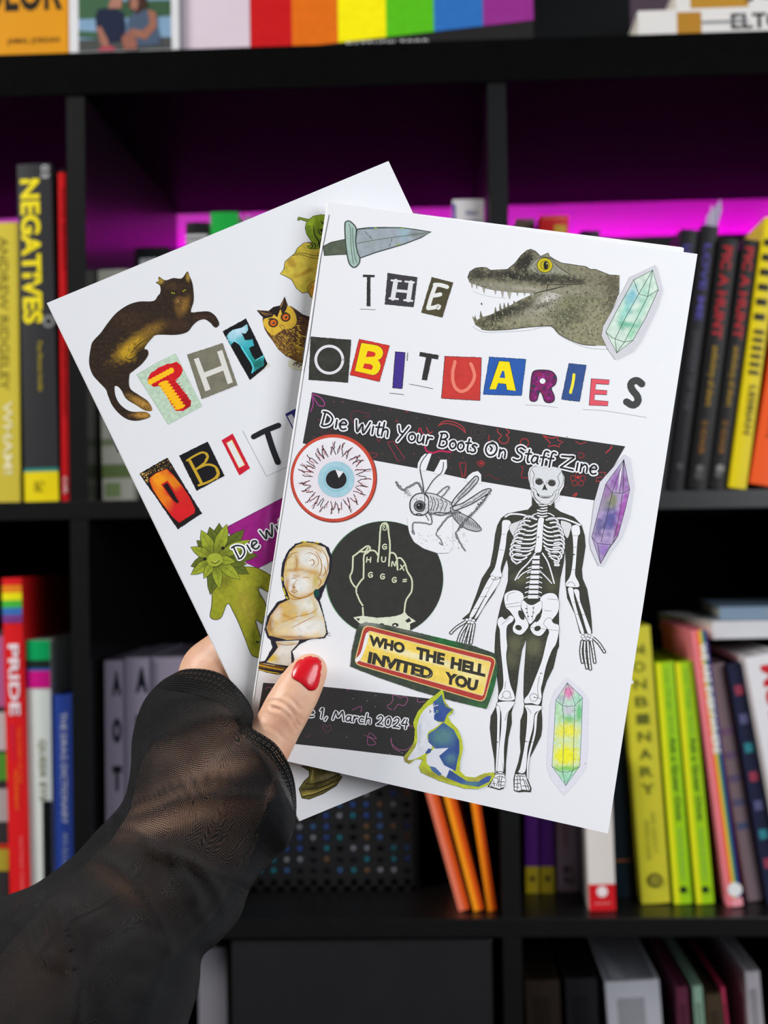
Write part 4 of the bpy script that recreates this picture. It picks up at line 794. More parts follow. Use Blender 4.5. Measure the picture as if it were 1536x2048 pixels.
# grasshopper
a = Art(zf, 'grasshopper_print', 100, c3, 'ink drawn grasshopper'); GI = (58, 57, 58)
for P_ in ([(1055, 610), (1060, 560), (1085, 515), (1112, 490), (1166, 488), (1140, 560), (1118, 625)], [(1176, 640), (1205, 590), (1232, 535), (1281, 535), (1283, 595), (1255, 655)], [(1415, 700), (1450, 655), (1480, 632), (1520, 622), (1545, 650), (1545, 720)]): a.f(P_, WH)
a.crop(c5); a.f([(1150, -20), (1158, 60), (1168, 100), (1200, 160), (1270, 208), (1370, 242), (1450, 240), (1480, 200), (1480, -20)], WH); a.l([(1158, 60), (1168, 100), (1200, 160), (1270, 208), (1370, 242), (1450, 240)], 2, (120, 120, 124)); a.crop(c3)
a.l([(1105, 790), (1098, 720), (1080, 640), (1076, 590), (1095, 540), (1132, 492)], 7, GI, jit=1); a.l([(1118, 785), (1180, 690), (1235, 640), (1252, 600), (1256, 555)], 7, GI, jit=1)
a.f([(1000, 905), (1005, 845), (1045, 802), (1100, 795), (1138, 830), (1150, 890), (1130, 942), (1085, 962), (1025, 952)], (226, 226, 228), smooth=True, edge=GI, ew=9)
a.f([(1140, 830), (1115, 792), (1190, 800), (1250, 830), (1320, 870), (1330, 905), (1290, 942), (1200, 940), (1145, 950)], (214, 214, 216), smooth=True, edge=GI, ew=7)
for x in (1165, 1185, 1210, 1245, 1275): a.l([(x-10, 815+(x-1165)*.35), (x+8, 870), (x-12, 930)], 6, (80, 79, 80), jit=1.5)
a.f([(1310, 900), (1400, 950), (1470, 985), (1530, 1045), (1545, 1075), (1500, 1085), (1420, 1060), (1340, 990)], (180, 180, 182), smooth=True, edge=GI, ew=6)
for i in range(14): a.l([(1350+i*14, 950+i*7), (1345+i*14, 1000+i*5)], 5, (80, 80, 82), jit=2)
a.f([(1320, 868), (1360, 810), (1430, 735), (1480, 680), (1508, 660), (1525, 680), (1505, 720), (1440, 790), (1380, 840), (1330, 892)], (196, 196, 198), smooth=True, nz=.3, nsc=.05, edge=GI, ew=8); a.l([(1500, 690), (1440, 760), (1370, 830)], 9, (110, 109, 110), jit=3)
a.f([(1330, 895), (1400, 870), (1480, 820), (1560, 770), (1612, 758), (1618, 778), (1560, 820), (1480, 870), (1400, 905), (1340, 925)], (206, 206, 208), smooth=True, nz=.3, nsc=.05, edge=GI, ew=8); a.l([(1590, 775), (1500, 840), (1390, 900)], 7, (110, 109, 110), jit=3)
for P_, w_ in (([(1612, 780), (1560, 860), (1490, 940), (1420, 1010), (1370, 1075)], 14), ([(1370, 1075), (1352, 1100), (1372, 1150), (1400, 1200), (1420, 1232)], 10), ([(1350, 1100), (1360, 1140)], 8), ([(1380, 940), (1310, 965), (1250, 1020), (1212, 1078)], 14), ([(1212, 1078), (1200, 1110), (1235, 1150), (1250, 1195), (1225, 1170)], 9),
             ([(1140, 940), (1165, 985), (1160, 1030), (1100, 1020), (1030, 1020), (1018, 1060), (1030, 1110), (1015, 1085)], 12), ([(1120, 960), (1140, 1000)], 8), ([(895, 708), (920, 750), (950, 765), (1005, 735), (1058, 712), (1085, 750), (1100, 795)], 15), ([(900, 735), (930, 740)], 7), ([(950, 770), (975, 790)], 6),
             ([(1210, 800), (1245, 765), (1285, 740), (1300, 750), (1275, 785), (1240, 825)], 10), ([(1150, 945), (1240, 960), (1330, 940), (1380, 935)], 12)): a.l(P_, w_, GI, jit=2); a.l(P_, w_*.35, (170, 170, 172), jit=1)
a.ell(1072, 892, 44, 42, (120, 120, 122)); a.ring(1072, 892, 42, 6, GI); a.ell(1074, 892, 27, 27, (34, 33, 34)); a.ell(1066, 884, 5, 5, (200, 200, 200)); a.l([(1110, 800), (1112, 860), (1100, 930)], 5, GI); a.l([(1040, 955), (1070, 950), (1100, 962)], 8, GI, jit=3)
rn = random.Random(3)
for i in range(60):
    t = rn.random(); x = 1600-t*240+rn.uniform(-10, 10); y = 790+t*290; a.l([(x, y), (x+rn.uniform(-14, 14), y+rn.uniform(-6, 10))], 3.2, GI)
for i in range(70): x, y = rn.uniform(1015, 1320), rn.uniform(820, 950); (a.l([(x, y), (x+rn.uniform(-10, 10), y+rn.uniform(4, 16))], 2.6, (100, 100, 102)) if inside([(1000, 905), (1045, 802), (1190, 800), (1320, 870), (1290, 942), (1025, 952)], x, y) else None)
for i in range(46): x, y = rn.uniform(1060, 1440), rn.uniform(1090, 1225); a.l([(x, y), (x+rn.uniform(-14, 14), y+rn.uniform(-4, 8))], 2.2, (150, 150, 152))
for i in range(24): x, y = rn.uniform(950, 1000), rn.uniform(770, 820); a.l([(x, y), (x+rn.uniform(4, 14), y+rn.uniform(-14, 4))], 2.2, (130, 130, 132))
a.done()
# ---- skeleton
a = Art(zf, 'skeleton_print', 60, c4, 'black silhouetted human skeleton standing, palms forward'); SK = (62, 62, 54); BW = (240, 240, 242)
m7 = lambda P: [(.75*x+230, 1728+.75*y) for x, y in P]
sil = [(632, 560), (632, 615), (600, 650), (500, 668), (440, 682), (395, 715), (365, 770), (348, 840), (335, 950), (310, 1080), (245, 1180), (205, 1300), (152, 1440), (92, 1490), (170, 1500), (196, 1512), (260, 1400), (340, 1285), (385, 1185), (412, 1090), (438, 1030), (450, 1100), (446, 1200), (420, 1290), (392, 1380), (370, 1480), (350, 1600), (345, 1700)]
sil += m7([(152, 20), (168, 160), (178, 280), (192, 420), (186, 520), (165, 580), (112, 680), (103, 800), (120, 950), (150, 1120), (155, 1260), (120, 1340), (80, 1400), (140, 1415), (200, 1432), (240, 1420), (262, 1260), (265, 1150), (290, 900), (325, 750), (322, 640), (360, 500), (382, 350), (398, 200), (430, 0), (474, -110), (470, 0), (452, 250), (447, 450), (456, 560), (446, 640), (417, 720), (411, 900), (418, 1040), (395, 1150), (362, 1250), (346, 1320), (350, 1440), (390, 1455), (460, 1450), (520, 1455), (527, 1420), (492, 1330), (482, 1250), (502, 1120), (560, 1010), (625, 880), (636, 800), (636, 700), (627, 600), (642, 450), (682, 320), (752, 180), (792, 0)])
sil += [(836, 1700), (836, 1500), (834, 1300), (846, 1180), (872, 1060), (884, 960), (890, 1060), (886, 1200), (902, 1330), (960, 1450), (1000, 1600), (1092, 1600), (1086, 1500), (1076, 1400), (1052, 1260), (1018, 1180), (1012, 1110), (1030, 1000), (1040, 930), (1034, 850), (1010, 770), (950, 706), (850, 668), (800, 632), (800, 560)]
a.f(sil, SK, step=12, nz=.12, nsc=.05, blobs=[(500, 1680, 50, 60, 0, (112, 112, 84), .7), (640, 1700, 60, 70, 0, (116, 116, 88), .7), (540, 1180, 60, 40, 0, (100, 100, 74), .7), (780, 1220, 50, 60, 0, (96, 96, 72), .6), (470, 1800, 60, 60, 0, (104, 104, 80), .6)], edge=(46, 46, 42), ew=3)
a.specks(sil, 900, 1, 3.2, [(120, 120, 84), (150, 148, 110), (96, 96, 70), (84, 84, 64)], 8)
def bone(P, smooth=True, c=BW): a.f(P, c, smooth=smooth, edge=(60, 60, 58), ew=2.6)
def bl2(P, w_, c=BW): a.l(P, w_+5, (52, 52, 48)); a.l(P, w_, c)
# arms
bone([(400, 745), (425, 728), (462, 738), (470, 780), (440, 830), (425, 950), (390, 1100), (398, 1165), (310, 1160), (345, 1090), (375, 950), (395, 830)])
bone([(930, 790), (955, 768), (990, 772), (1000, 830), (982, 870), (968, 1060), (962, 1150), (990, 1212), (985, 1245), (900, 1240), (888, 1215), (925, 1150), (945, 1000), (942, 870)])
bone([(305, 1170), (345, 1172), (330, 1215), (250, 1350), (180, 1470), (150, 1465), (220, 1330)]); bone([(345, 1180), (385, 1180), (370, 1225), (300, 1330), (215, 1470), (190, 1478), (260, 1340)])
bone([(905, 1255), (945, 1255), (955, 1330), (985, 1450), (1030, 1590), (1005, 1595), (960, 1450), (925, 1340)]); bone([(950, 1265), (990, 1270), (1000, 1350), (1040, 1460), (1085, 1590), (1055, 1595), (1010, 1450), (970, 1330)])
for P_ in ([(395, 838), (425, 840)], [(370, 955), (415, 962)], [(945, 850), (985, 852)], [(942, 938), (978, 940)], [(930, 1110), (965, 1112)], [(945, 1360), (1010, 1362)], [(965, 1452), (1040, 1458)], [(230, 1320), (280, 1318)], [(270, 1260), (300, 1245)], [(170, 1410), (240, 1405)]): a.l(P_, 2.4, (60, 60, 60))
a.ell(952, 995, 7, 5, (40, 40, 40)); a.ell(275, 1316, 6, 5, (40, 40, 40)); a.l([(900, 1225), (920, 1205), (950, 1215), (960, 1240)], 3, (60, 60, 60)); a.l([(320, 1180), (345, 1190), (375, 1178)], 4, (50, 50, 50))
# hands
def fingers(w0, ends, cp):
    for e_, m_ in zip(ends, cp):
        a.l([w0[0] if False else m_[0], m_[1], e_], 26, SK)
    for e_, m_ in zip(ends, cp):
        P_ = [m_[0], m_[1], e_]; a.l(P_, 17, (50, 50, 46)); a.l(P_, 11, BW)
        for t in (.35, .62, .82):
            x = m_[0][0]+(e_[0]-m_[0][0])*t; y = m_[0][1]+(e_[1]-m_[0][1])*t; a.l([(x-8, y), (x+8, y+1)], 3, (50, 50, 46))
fingers(((0, 0),), [(6, 1598), (62, 1662), (98, 1684), (132, 1688), (160, 1676)], [[(120, 1510), (50, 1555)], [(130, 1530), (85, 1600)], [(148, 1535), (118, 1620)], [(165, 1535), (146, 1620)], [(185, 1530), (172, 1610)]])
fingers(((0, 0),), [(1186, 1742), (1018, 1822), (1052, 1866), (1078, 1874), (1112, 1822)], [[(1105, 1640), (1145, 1680)], [(1015, 1660), (1006, 1740)], [(1035, 1665), (1035, 1760)], [(1058, 1665), (1065, 1770)], [(1085, 1660), (1100, 1740)]])
for x, y in ((130, 1495), (155, 1490), (180, 1500), (145, 1515), (170, 1518), (1020, 1625), (1045, 1615), (1070, 1620), (1090, 1630), (1030, 1642), (1058, 1640), (1082, 1648)): a.ell(x, y, 14, 10, BW, n=10, edge=(60, 60, 58), ew=2.4)
# shoulder blades, collar bones
bone([(470, 760), (520, 740), (560, 730), (545, 800), (505, 870), (470, 830), (455, 790)], True, (222, 222, 222)); bone([(930, 760), (870, 735), (850, 740), (860, 800), (900, 870), (925, 810)], True, (222, 222, 222))
for P_ in ([(425, 705), (470, 684), (560, 690), (665, 725)], [(740, 728), (850, 716), (930, 738), (1000, 768)]): bl2(P_, 13)
bl2([(600, 715), (640, 690), (670, 680)], 8); bl2([(800, 700), (770, 682), (745, 676)], 8)
# ribs
for i in range(10):
    y = 745+i*33; xo = [560, 535, 520, 500, 490, 478, 468, 460, 458, 470][i]; xi = [668, 668, 668, 665, 662, 655, 640, 620, 590, 545][i]
    ys = y if i < 6 else y-8
    a.l([(xi, ys+14), (xi-40, ys+34), (xo+40, ys+30), (xo+8, ys+4), (xo+6, ys-22), (xo+36, ys-44), (xo+80, ys-40)], 19, (56, 56, 52)); a.l([(xi, ys+14), (xi-40, ys+34), (xo+40, ys+30), (xo+8, ys+4), (xo+6, ys-22), (xo+36, ys-44), (xo+80, ys-40)], 12, BW)
    xo2 = [835, 850, 866, 874, 880, 882, 880, 874, 862, 842][i]; xi2 = [712, 712, 712, 714, 716, 722, 735, 755, 775, 800][i]
    a.l([(xi2, ys+18), (xi2+40, ys+42), (xo2-40, ys+42), (xo2-8, ys+18), (xo2-8, ys-8), (xo2-36, ys-30), (xo2-80, ys-26)], 19, (56, 56, 52)); a.l([(xi2, ys+18), (xi2+40, ys+42), (xo2-40, ys+42), (xo2-8, ys+18), (xo2-8, ys-8), (xo2-36, ys-30), (xo2-80, ys-26)], 12, BW)
bl2([(655, 985), (600, 1060), (540, 1120), (500, 1190)], 11); bl2([(710, 985), (750, 1050), (780, 1140), (800, 1215)], 11); bl2([(620, 1110), (560, 1140), (520, 1180)], 9); bl2([(690, 1120), (740, 1170), (780, 1215)], 9)
bone([(682, 716), (722, 718), (718, 760), (712, 850), (704, 960), (680, 980), (650, 975), (660, 900), (668, 800)], True); a.l([(640, 858), (680, 862)], 3, (50, 50, 50)); a.ell(680, 862, 5, 5, (40, 40, 40), n=8)
# spine
for i in range(5): bl2([(672, 612+i*21), (708, 620+i*21), (745, 614+i*21)], 10)
for i in range(9):
    y = 1015+i*38; x = 662-i*3; w_ = 30+i*1.5
    if i > 1: bl2([(x-w_-24, y+8), (x-w_, y), (x+w_, y), (x+w_+20, y+8)], 8)
    bone([(x-w_, y-14), (x+w_, y-14), (x+w_-4, y), (x+w_, y+15), (x-w_, y+15), (x-w_+4, y)], False)
# pelvis
bone([(415, 1330), (430, 1290), (490, 1268), (545, 1282), (568, 1325), (545, 1400), (562, 1450), (604, 1530), (582, 1580), (540, 1612), (490, 1592), (482, 1550), (500, 1500), (460, 1432), (428, 1400)])
bone([(836, 1350), (810, 1300), (760, 1290), (710, 1310), (690, 1350), (708, 1420), (690, 1470), (622, 1540), (620, 1575), (650, 1612), (700, 1617), (745, 1562), (775, 1510), (822, 1450), (838, 1400)])
bone([(560, 1345), (600, 1375), (640, 1380), (700, 1350), (704, 1410), (660, 1480), (625, 1522), (605, 1522), (565, 1440), (545, 1390)])
for x, y, rx, ry, an in ((548, 1460, 20, 40, -25), (676, 1478, 18, 40, 30), (526, 1556, 26, 20, 20), (672, 1562, 26, 20, -20)): a.ell(x, y, rx, ry, SK, an)
for P_ in ([(440, 1350), (450, 1300), (500, 1285)], [(425, 1380), (535, 1362)], [(430, 1400), (550, 1388)], [(750, 1335), (828, 1342)], [(725, 1425), (780, 1428)], [(590, 1380), (600, 1500)], [(645, 1390), (630, 1500)]): a.l(P_, 2.6, (60, 60, 60))
for x, y in ((585, 1410), (590, 1440), (600, 1470), (640, 1405), (640, 1440), (630, 1470)): a.ell(x, y, 7, 5, (70, 70, 66), n=8)
# femurs, shins, feet
bone([(365, 1530), (370, 1490), (398, 1472), (425, 1492), (462, 1462), (490, 1480), (480, 1510), (440, 1545), (434, 1620), (440, 1700)]+m7([(270, 60), (285, 200), (312, 350), (350, 450), (352, 508), (270, 520), (192, 505), (196, 455), (236, 370), (232, 200), (212, 0)])+[(384, 1640), (380, 1570)])
bone([(720, 1530), (735, 1492), (770, 1480), (795, 1520), (834, 1536), (836, 1590), (815, 1680)]+m7([(735, 10), (680, 160), (642, 330), (626, 400), (632, 490), (600, 560), (530, 545), (460, 545), (456, 500), (502, 440), (560, 300), (625, 130), (655, 20)])+[(745, 1640), (760, 1590), (745, 1560)])
a.l([(610, 1552), (720, 1566), (835, 1580)], 2.4, (60, 60, 60)); a.l([(400, 1530), (460, 1478)], 2.6, (60, 60, 60))
for P_ in ([(182, 535), (342, 525), (345, 560), (290, 650), (272, 800), (248, 1000), (242, 1240), (175, 1240), (196, 1000), (216, 800), (216, 640), (190, 590)], [(165, 575), (206, 600), (203, 800), (196, 1000), (172, 1240), (158, 1240), (170, 1000), (176, 700)],
           [(465, 562), (622, 572), (622, 612), (562, 655), (542, 800), (492, 1000), (466, 1240), (390, 1250), (412, 1200), (452, 1000), (476, 800), (482, 650), (468, 600)], [(622, 615), (590, 665), (572, 850), (510, 1100), (492, 1300), (478, 1300), (488, 1100), (548, 850), (562, 670)]): bone(m7(P_))
for x, y in ((272, 458), (550, 485)): P_ = m7([(x+40*cos(t), y+40*sin(t)) for t in (2*pi*i/16 for i in range(17))]); a.l(P_, 3.4, (56, 56, 56), smooth=False)
for P_ in ([(262, 320), (255, 400)], [(610, 270), (590, 380), (600, 490)], [(215, 500), (230, 475)], [(310, 500), (325, 478)], [(330, 590), (280, 650), (258, 720)], [(480, 590), (510, 620), (522, 650)], [(622, 238), (640, 240)], [(558, 484), (630, 500)], [(470, 936), (545, 944)], [(235, 1160), (240, 1230)]): a.l(m7(P_), 3, (56, 56, 56))
for x, y in ((622, 238), (558, 484), (470, 936), (180, 942)): q = m7([(x, y)])[0]; a.ell(q[0], q[1], 5, 5, (40, 40, 40), n=8)
bone(m7([(160, 1262), (250, 1262), (262, 1330), (250, 1400), (200, 1422), (120, 1400), (92, 1396), (130, 1330)]), False); bone(m7([(362, 1270), (462, 1268), (482, 1330), (515, 1415), (510, 1440), (440, 1430), (380, 1445), (352, 1430), (354, 1320)]), False)
for P_ in ([(165, 1250), (210, 1244), (255, 1252)], [(160, 1275), (200, 1268), (250, 1275)], [(175, 1300), (210, 1290), (255, 1310)], [(150, 1310), (185, 1320), (170, 1390)], [(140, 1340), (150, 1395)], [(200, 1300), (195, 1350), (190, 1400)], [(225, 1300), (215, 1360), (215, 1415)], [(120, 1370), (160, 1365)], [(190, 1350), (250, 1350)], [(190, 1380), (245, 1385)], [(110, 1385), (130, 1398)],
           [(375, 1265), (400, 1282), (455, 1270)], [(365, 1290), (420, 1295), (460, 1290)], [(358, 1330), (400, 1325), (440, 1330)], [(380, 1300), (385, 1360), (380, 1440)], [(410, 1300), (415, 1370), (430, 1435)], [(440, 1310), (460, 1370), (480, 1435)], [(460, 1330), (490, 1390), (505, 1440)], [(355, 1370), (410, 1365)], [(355, 1400), (400, 1405)], [(430, 1390), (500, 1395)]): a.l(m7(P_), 5, (54, 54, 52), jit=.8)
# skull
a.f([(604, 420), (600, 370), (612, 330), (650, 305), (850, 335), (878, 400), (874, 470), (845, 520), (830, 575), (770, 612), (800, 620), (650, 600), (628, 530)], BW, smooth=False)
a.f([(632, 545), (660, 590), (700, 640), (770, 640), (800, 580), (805, 640), (630, 640)], SK)
a.f([(614, 400), (612, 370), (626, 335), (662, 316), (740, 312), (820, 325), (852, 345), (870, 400), (862, 460), (838, 500), (824, 560), (775, 598), (735, 610), (690, 597), (650, 560), (636, 520), (614, 470)], (222, 223, 224), smooth=True, edge=(64, 64, 66), ew=3.6)
a.ell(684, 437, 30, 24, (66, 66, 62), 10); a.ell(782, 447, 30, 24, (66, 66, 62), 8); a.f([(727, 455), (738, 480), (748, 502), (727, 496), (708, 500), (716, 478)], (50, 50, 48), smooth=True)
a.f([(668, 522), (700, 540), (735, 545), (770, 540), (792, 528), (785, 550), (750, 562), (705, 560), (675, 545)], (54, 54, 52), smooth=True)
for i in range(8): x = 686+i*13; a.f([(x, 532+3*sin(i/7*pi)), (x+10, 533+3*sin(i/7*pi)), (x+10, 543+3*sin(i/7*pi)), (x, 543+3*sin(i/7*pi))], (232, 232, 232)); a.f([(x, 546+3*sin(i/7*pi)), (x+10, 546+3*sin(i/7*pi)), (x+9, 555), (x+1, 555)], (226, 226, 226))
for P_ in ([(630, 345), (648, 385), (636, 420), (645, 470)], [(852, 360), (828, 400), (840, 440), (828, 480)], [(630, 480), (660, 500), (668, 520)], [(832, 490), (805, 510), (795, 525)], [(640, 510), (655, 560), (690, 590)], [(815, 520), (800, 565), (770, 590)], [(655, 415), (680, 408), (710, 420)], [(755, 425), (785, 420), (812, 432)], [(716, 430), (720, 455)], [(745, 430), (742, 455)]): a.l(P_, 3.6, (70, 70, 72))
a.done()
# ---- remaining cut-outs of the front cover
crystal(640, 'crystal_print', c4, [(1345, 222), (1375, 250), (1405, 470), (1370, 700), (1310, 860), (1230, 970), (1165, 1080), (1140, 1080), (1080, 950), (1070, 880), (1110, 580), (1150, 440)], (216, 214, 224),
    [(1335, 265), (1380, 495), (1345, 650), (1290, 850), (1215, 950), (1155, 1065), (1112, 930), (1088, 860), (1130, 700), (1195, 455)],
    [[(1335, 265), (1245, 515)], [(1335, 265), (1300, 520)], [(1335, 265), (1328, 520)], [(1195, 455), (1245, 520), (1325, 525), (1380, 495)], [(1245, 520), (1200, 720), (1160, 900)], [(1325, 525), (1295, 720), (1250, 905)], [(1088, 860), (1130, 910), (1245, 920), (1290, 850)], [(1135, 912), (1155, 1065)], [(1240, 920), (1155, 1065)]],
    [(1290, 430, 60, 70, 0, (150, 100, 170), .9), (1210, 520, 30, 60, 10, (150, 110, 160), .8), (1245, 590, 40, 60, 20, (136, 142, 100), .9), (1180, 620, 24, 50, 20, (150, 140, 150), .8), (1230, 730, 60, 80, 20, (84, 84, 150), .9), (1140, 780, 26, 70, 15, (100, 96, 140), .8), (1330, 640, 30, 120, 15, (168, 84, 176), .9), (1190, 960, 30, 40, 0, (150, 110, 190), .8), (1290, 800, 18, 60, 15, (150, 60, 140), .7), (1310, 380, 8, 100, 8, (236, 232, 240), .9)], (176, 156, 196), (58, 54, 66), 4.2, lab='purple watercolour crystal')
crystal(0, 'crystal_print', c7, [(890, 275), (1050, 410), (1110, 510), (1100, 1000), (1085, 1210), (960, 1380), (855, 1490), (720, 1310), (680, 1180), (700, 800), (715, 560), (760, 420)], (228, 226, 236),
    [(893, 335), (1050, 487), (1040, 800), (1022, 1190), (878, 1390), (737, 1190), (760, 820), (775, 515)],
    [[(893, 335), (845, 572)], [(893, 335), (975, 560)], [(775, 515), (845, 572), (905, 578), (970, 572), (1050, 487)], [(845, 572), (860, 800), (845, 1248)], [(970, 572), (962, 900), (955, 1230)], [(737, 1190), (820, 1245), (900, 1250), (955, 1230), (1022, 1190)], [(845, 1248), (878, 1390)], [(950, 1232), (878, 1390)]],
    [(905, 430, 50, 60, 0, (236, 120, 180), .9), (830, 500, 40, 40, 0, (176, 180, 196), .7), (1000, 500, 40, 50, 0, (168, 220, 190), .8), (910, 620, 50, 50, 0, (206, 196, 210), .8), (800, 640, 40, 90, 0, (180, 224, 170), .8), (1015, 640, 30, 90, 0, (90, 190, 110), .8), (910, 715, 60, 40, 0, (90, 190, 110), .8), (890, 840, 130, 90, 0, (244, 236, 40), .9), (900, 940, 60, 50, 0, (206, 232, 190), .8), (880, 1080, 150, 110, 0, (246, 240, 10), .95), (890, 1215, 120, 26, 0, (130, 206, 60), .9), (885, 1300, 80, 60, 0, (160, 220, 180), .9)], (196, 226, 206), (84, 100, 110), 5, lab='tall rainbow watercolour crystal')
a = Art(zf, 'date_banner_print', 0, PX, 'black band lettered Issue 1, March 2024')
a.f([(527, 1366), (648, 1374), (700, 1379), (862, 1398), (822, 1514), (680, 1497), (587, 1487), (508, 1478)], (56, 54, 54), nz=.06, edge=(40, 39, 40), ew=1)
a.crop(c6); PKK = (170, 96, 140)
for P_ in ([(470, 900), (440, 890), (430, 860), (460, 845), (480, 800), (475, 775), (510, 770), (540, 790), (580, 780), (612, 800), (600, 840), (570, 865), (530, 850), (510, 870), (490, 900)], [(700, 795), (705, 830), (770, 828)], [(110, 905), (192, 870), (188, 920)], [(215, 1130), (330, 1165), (265, 1110), (250, 1215), (325, 1205), (262, 1150), (215, 1130)], [(465, 1155), (470, 1210), (530, 1260), (600, 1262), (645, 1225)], [(458, 1170), (480, 1240), (540, 1280)], [(600, 1050), (660, 1052)], [(60, 720), (90, 720)]): a.l(P_, 5, PKK, jit=1.5)
for x, y in ((323, 775), (246, 820), (319, 873), (450, 1300), (560, 1290), (120, 800), (60, 1150)): a.ell(x, y, 5, 5, (150, 140, 150), n=6)
a.crop(d3); a.l([(1300, 690), (1320, 720), (1350, 700), (1345, 670), (1325, 685), (1310, 670), (1295, 690)], 3, (120, 70, 100)); a.l([(1180, 740), (1205, 750), (1215, 730)], 3, (110, 70, 96)); a.l([(930, 440), (960, 430), (990, 470)], 3, PKK)
a.crop(PX); Y2 = lambda x: 1433+(x-620)*.128
for w_, x0_, x1_ in (('Is', 537, 560), ('sue', 563, 632), ('1,', 638, 657), ('March', 665, 744), ('2024', 752, 817)): a.hand(w_, (x0_, Y2(x0_)), (x1_, Y2(x1_)), 21, 7.4, 2.6)
a.done()
a = Art(zf, 'sign_print', 560, c6, 'red and yellow sign reading WHO THE HELL INVITED YOU')
a.f([(150, 180), (170, 130), (230, 108), (420, 135), (900, 250), (1200, 320), (1400, 392), (1430, 500), (1410, 640), (1380, 750), (1325, 893), (1000, 815), (700, 730), (350, 610), (95, 510), (105, 380)], (66, 74, 62), rag=2, nz=.2, nsc=.02, blobs=[(950, 280, 120, 40, 15, (40, 110, 56), .9), (1380, 700, 60, 160, 10, (50, 110, 64), .9), (260, 130, 100, 30, 10, (140, 142, 136), .9), (1250, 860, 100, 30, 15, (60, 110, 66), .8), (600, 190, 120, 16, 15, (120, 124, 110), .6)])
def rquad(TL, TR, BR_, BL, r):
    Q = [TL, TR, BR_, BL]; out = []
    for i in range(4):
        p = Q[i]; a_ = Q[i-1]; b_ = Q[(i+1) % 4]
        la = hypot(a_[0]-p[0], a_[1]-p[1]); lb = hypot(b_[0]-p[0], b_[1]-p[1])
        A = (p[0]+(a_[0]-p[0])*r/la, p[1]+(a_[1]-p[1])*r/la); B = (p[0]+(b_[0]-p[0])*r/lb, p[1]+(b_[1]-p[1])*r/lb)
        for k in range(5): t = k/4; out.append(((1-t)**2*A[0]+2*t*(1-t)*p[0]+t*t*B[0], (1-t)**2*A[1]+2*t*(1-t)*p[1]+t*t*B[1]))
    return out
a.f(rquad((215, 130), (1418, 432), (1305, 838), (124, 488), 60), (226, 200, 130)); a.f(rquad((224, 140), (1408, 440), (1298, 828), (134, 482), 55), (184, 66, 58), nz=.08)
a.f(rquad((258, 184), (1368, 468), (1294, 778), (172, 460), 22), (232, 214, 170)); a.f(rquad((266, 192), (1360, 476), (1287, 768), (182, 452), 18), (244, 212, 96), step=16, nz=.1, blobs=[(700, 420, 420, 26, 15, (250, 240, 190), .9), (1200, 560, 120, 90, 15, (250, 236, 170), .8), (330, 240, 80, 20, 15, (250, 236, 150), .7), (600, 640, 200, 20, 15, (246, 200, 70), .6)])
a.f([(236, 215), (262, 225), (235, 330), (190, 440), (150, 470), (140, 445), (190, 380)], (240, 238, 236), smooth=True)
LT = (58, 56, 50)
for t, q in (('WHO', ((265, 222), (592, 300), (580, 398), (258, 318))), ('THE', ((692, 330), (952, 394), (940, 500), (684, 438))), ('HELL', ((1008, 420), (1322, 498), (1312, 606), (995, 528))), ('INVITED', ((264, 374), (846, 528), (834, 634), (246, 478))), ('YOU', ((950, 552), (1254, 632), (1232, 738), (942, 662)))): a.quadtext(t, *q, LT, .06)
a.l([(420, 520), (445, 470)], 8, (180, 176, 130), taper=True); a.l([(530, 545), (548, 490)], 8, (180, 176, 130), taper=True); a.l([(660, 590), (690, 575), (740, 590)], 10, (150, 146, 110), taper=True); a.l([(770, 610), (810, 600), (830, 570)], 9, (150, 146, 110), taper=True); a.l([(1060, 690), (1090, 690)], 9, (150, 146, 110), taper=True); a.done()
a = Art(zf, 'blue_cat_print', 640, c6, 'blue and white seated cat edged in yellow green')
ct = [(920, 718), (935, 740), (950, 830), (990, 880), (1025, 890), (1020, 930), (975, 962), (1000, 1010), (1060, 1070), (1100, 1160), (1112, 1250), (1085, 1380), (1082, 1450), (1130, 1500), (1220, 1512), (1310, 1472), (1390, 1465), (1402, 1500), (1340, 1580), (1250, 1617), (1130, 1612), (900, 1542), (740, 1470), (715, 1420), (750, 1350), (690, 1345), (630, 1387), (590, 1370), (580, 1320), (640, 1240), (670, 1180), (675, 1080), (660, 1020), (700, 920), (790, 820), (880, 750)]
a.f(ct, (188, 198, 56), smooth=False, rag=2, nz=.12, blobs=[(620, 1350, 50, 40, 0, (140, 120, 60), .8), (900, 1500, 200, 30, 12, (150, 140, 60), .7), (1250, 1520, 140, 30, -10, (160, 140, 80), .6), (980, 880, 60, 20, 40, (90, 110, 70), .6), (640, 1240, 40, 60, 20, (140, 130, 80), .6)])
BLU = (62, 88, 148); TE = (92, 136, 140); LW = (226, 226, 232)
a.f([(800, 868), (862, 862), (872, 1000), (910, 1020), (850, 1070), (800, 1100), (790, 1160), (832, 1240), (745, 1310), (660, 1350), (612, 1345), (680, 1240), (700, 1160), (698, 1050), (735, 940)], LW, smooth=True, nz=.05, step=14, blobs=[(720, 1100, 16, 120, 5, (196, 196, 206), .8)])
a.f([(850, 1250), (980, 1245), (900, 1320), (940, 1400), (1024, 1440), (960, 1512), (900, 1480), (830, 1420), (785, 1390), (780, 1320)], LW)
a.f([(838, 835), (880, 800), (920, 760), (938, 830), (955, 872), (1012, 898), (965, 948), (942, 1012), (885, 1006), (850, 990), (848, 905)], BLU, nz=.12, blobs=[(900, 800, 40, 40, 0, (70, 120, 120), .7), (900, 950, 40, 40, 0, (50, 76, 150), .6)])
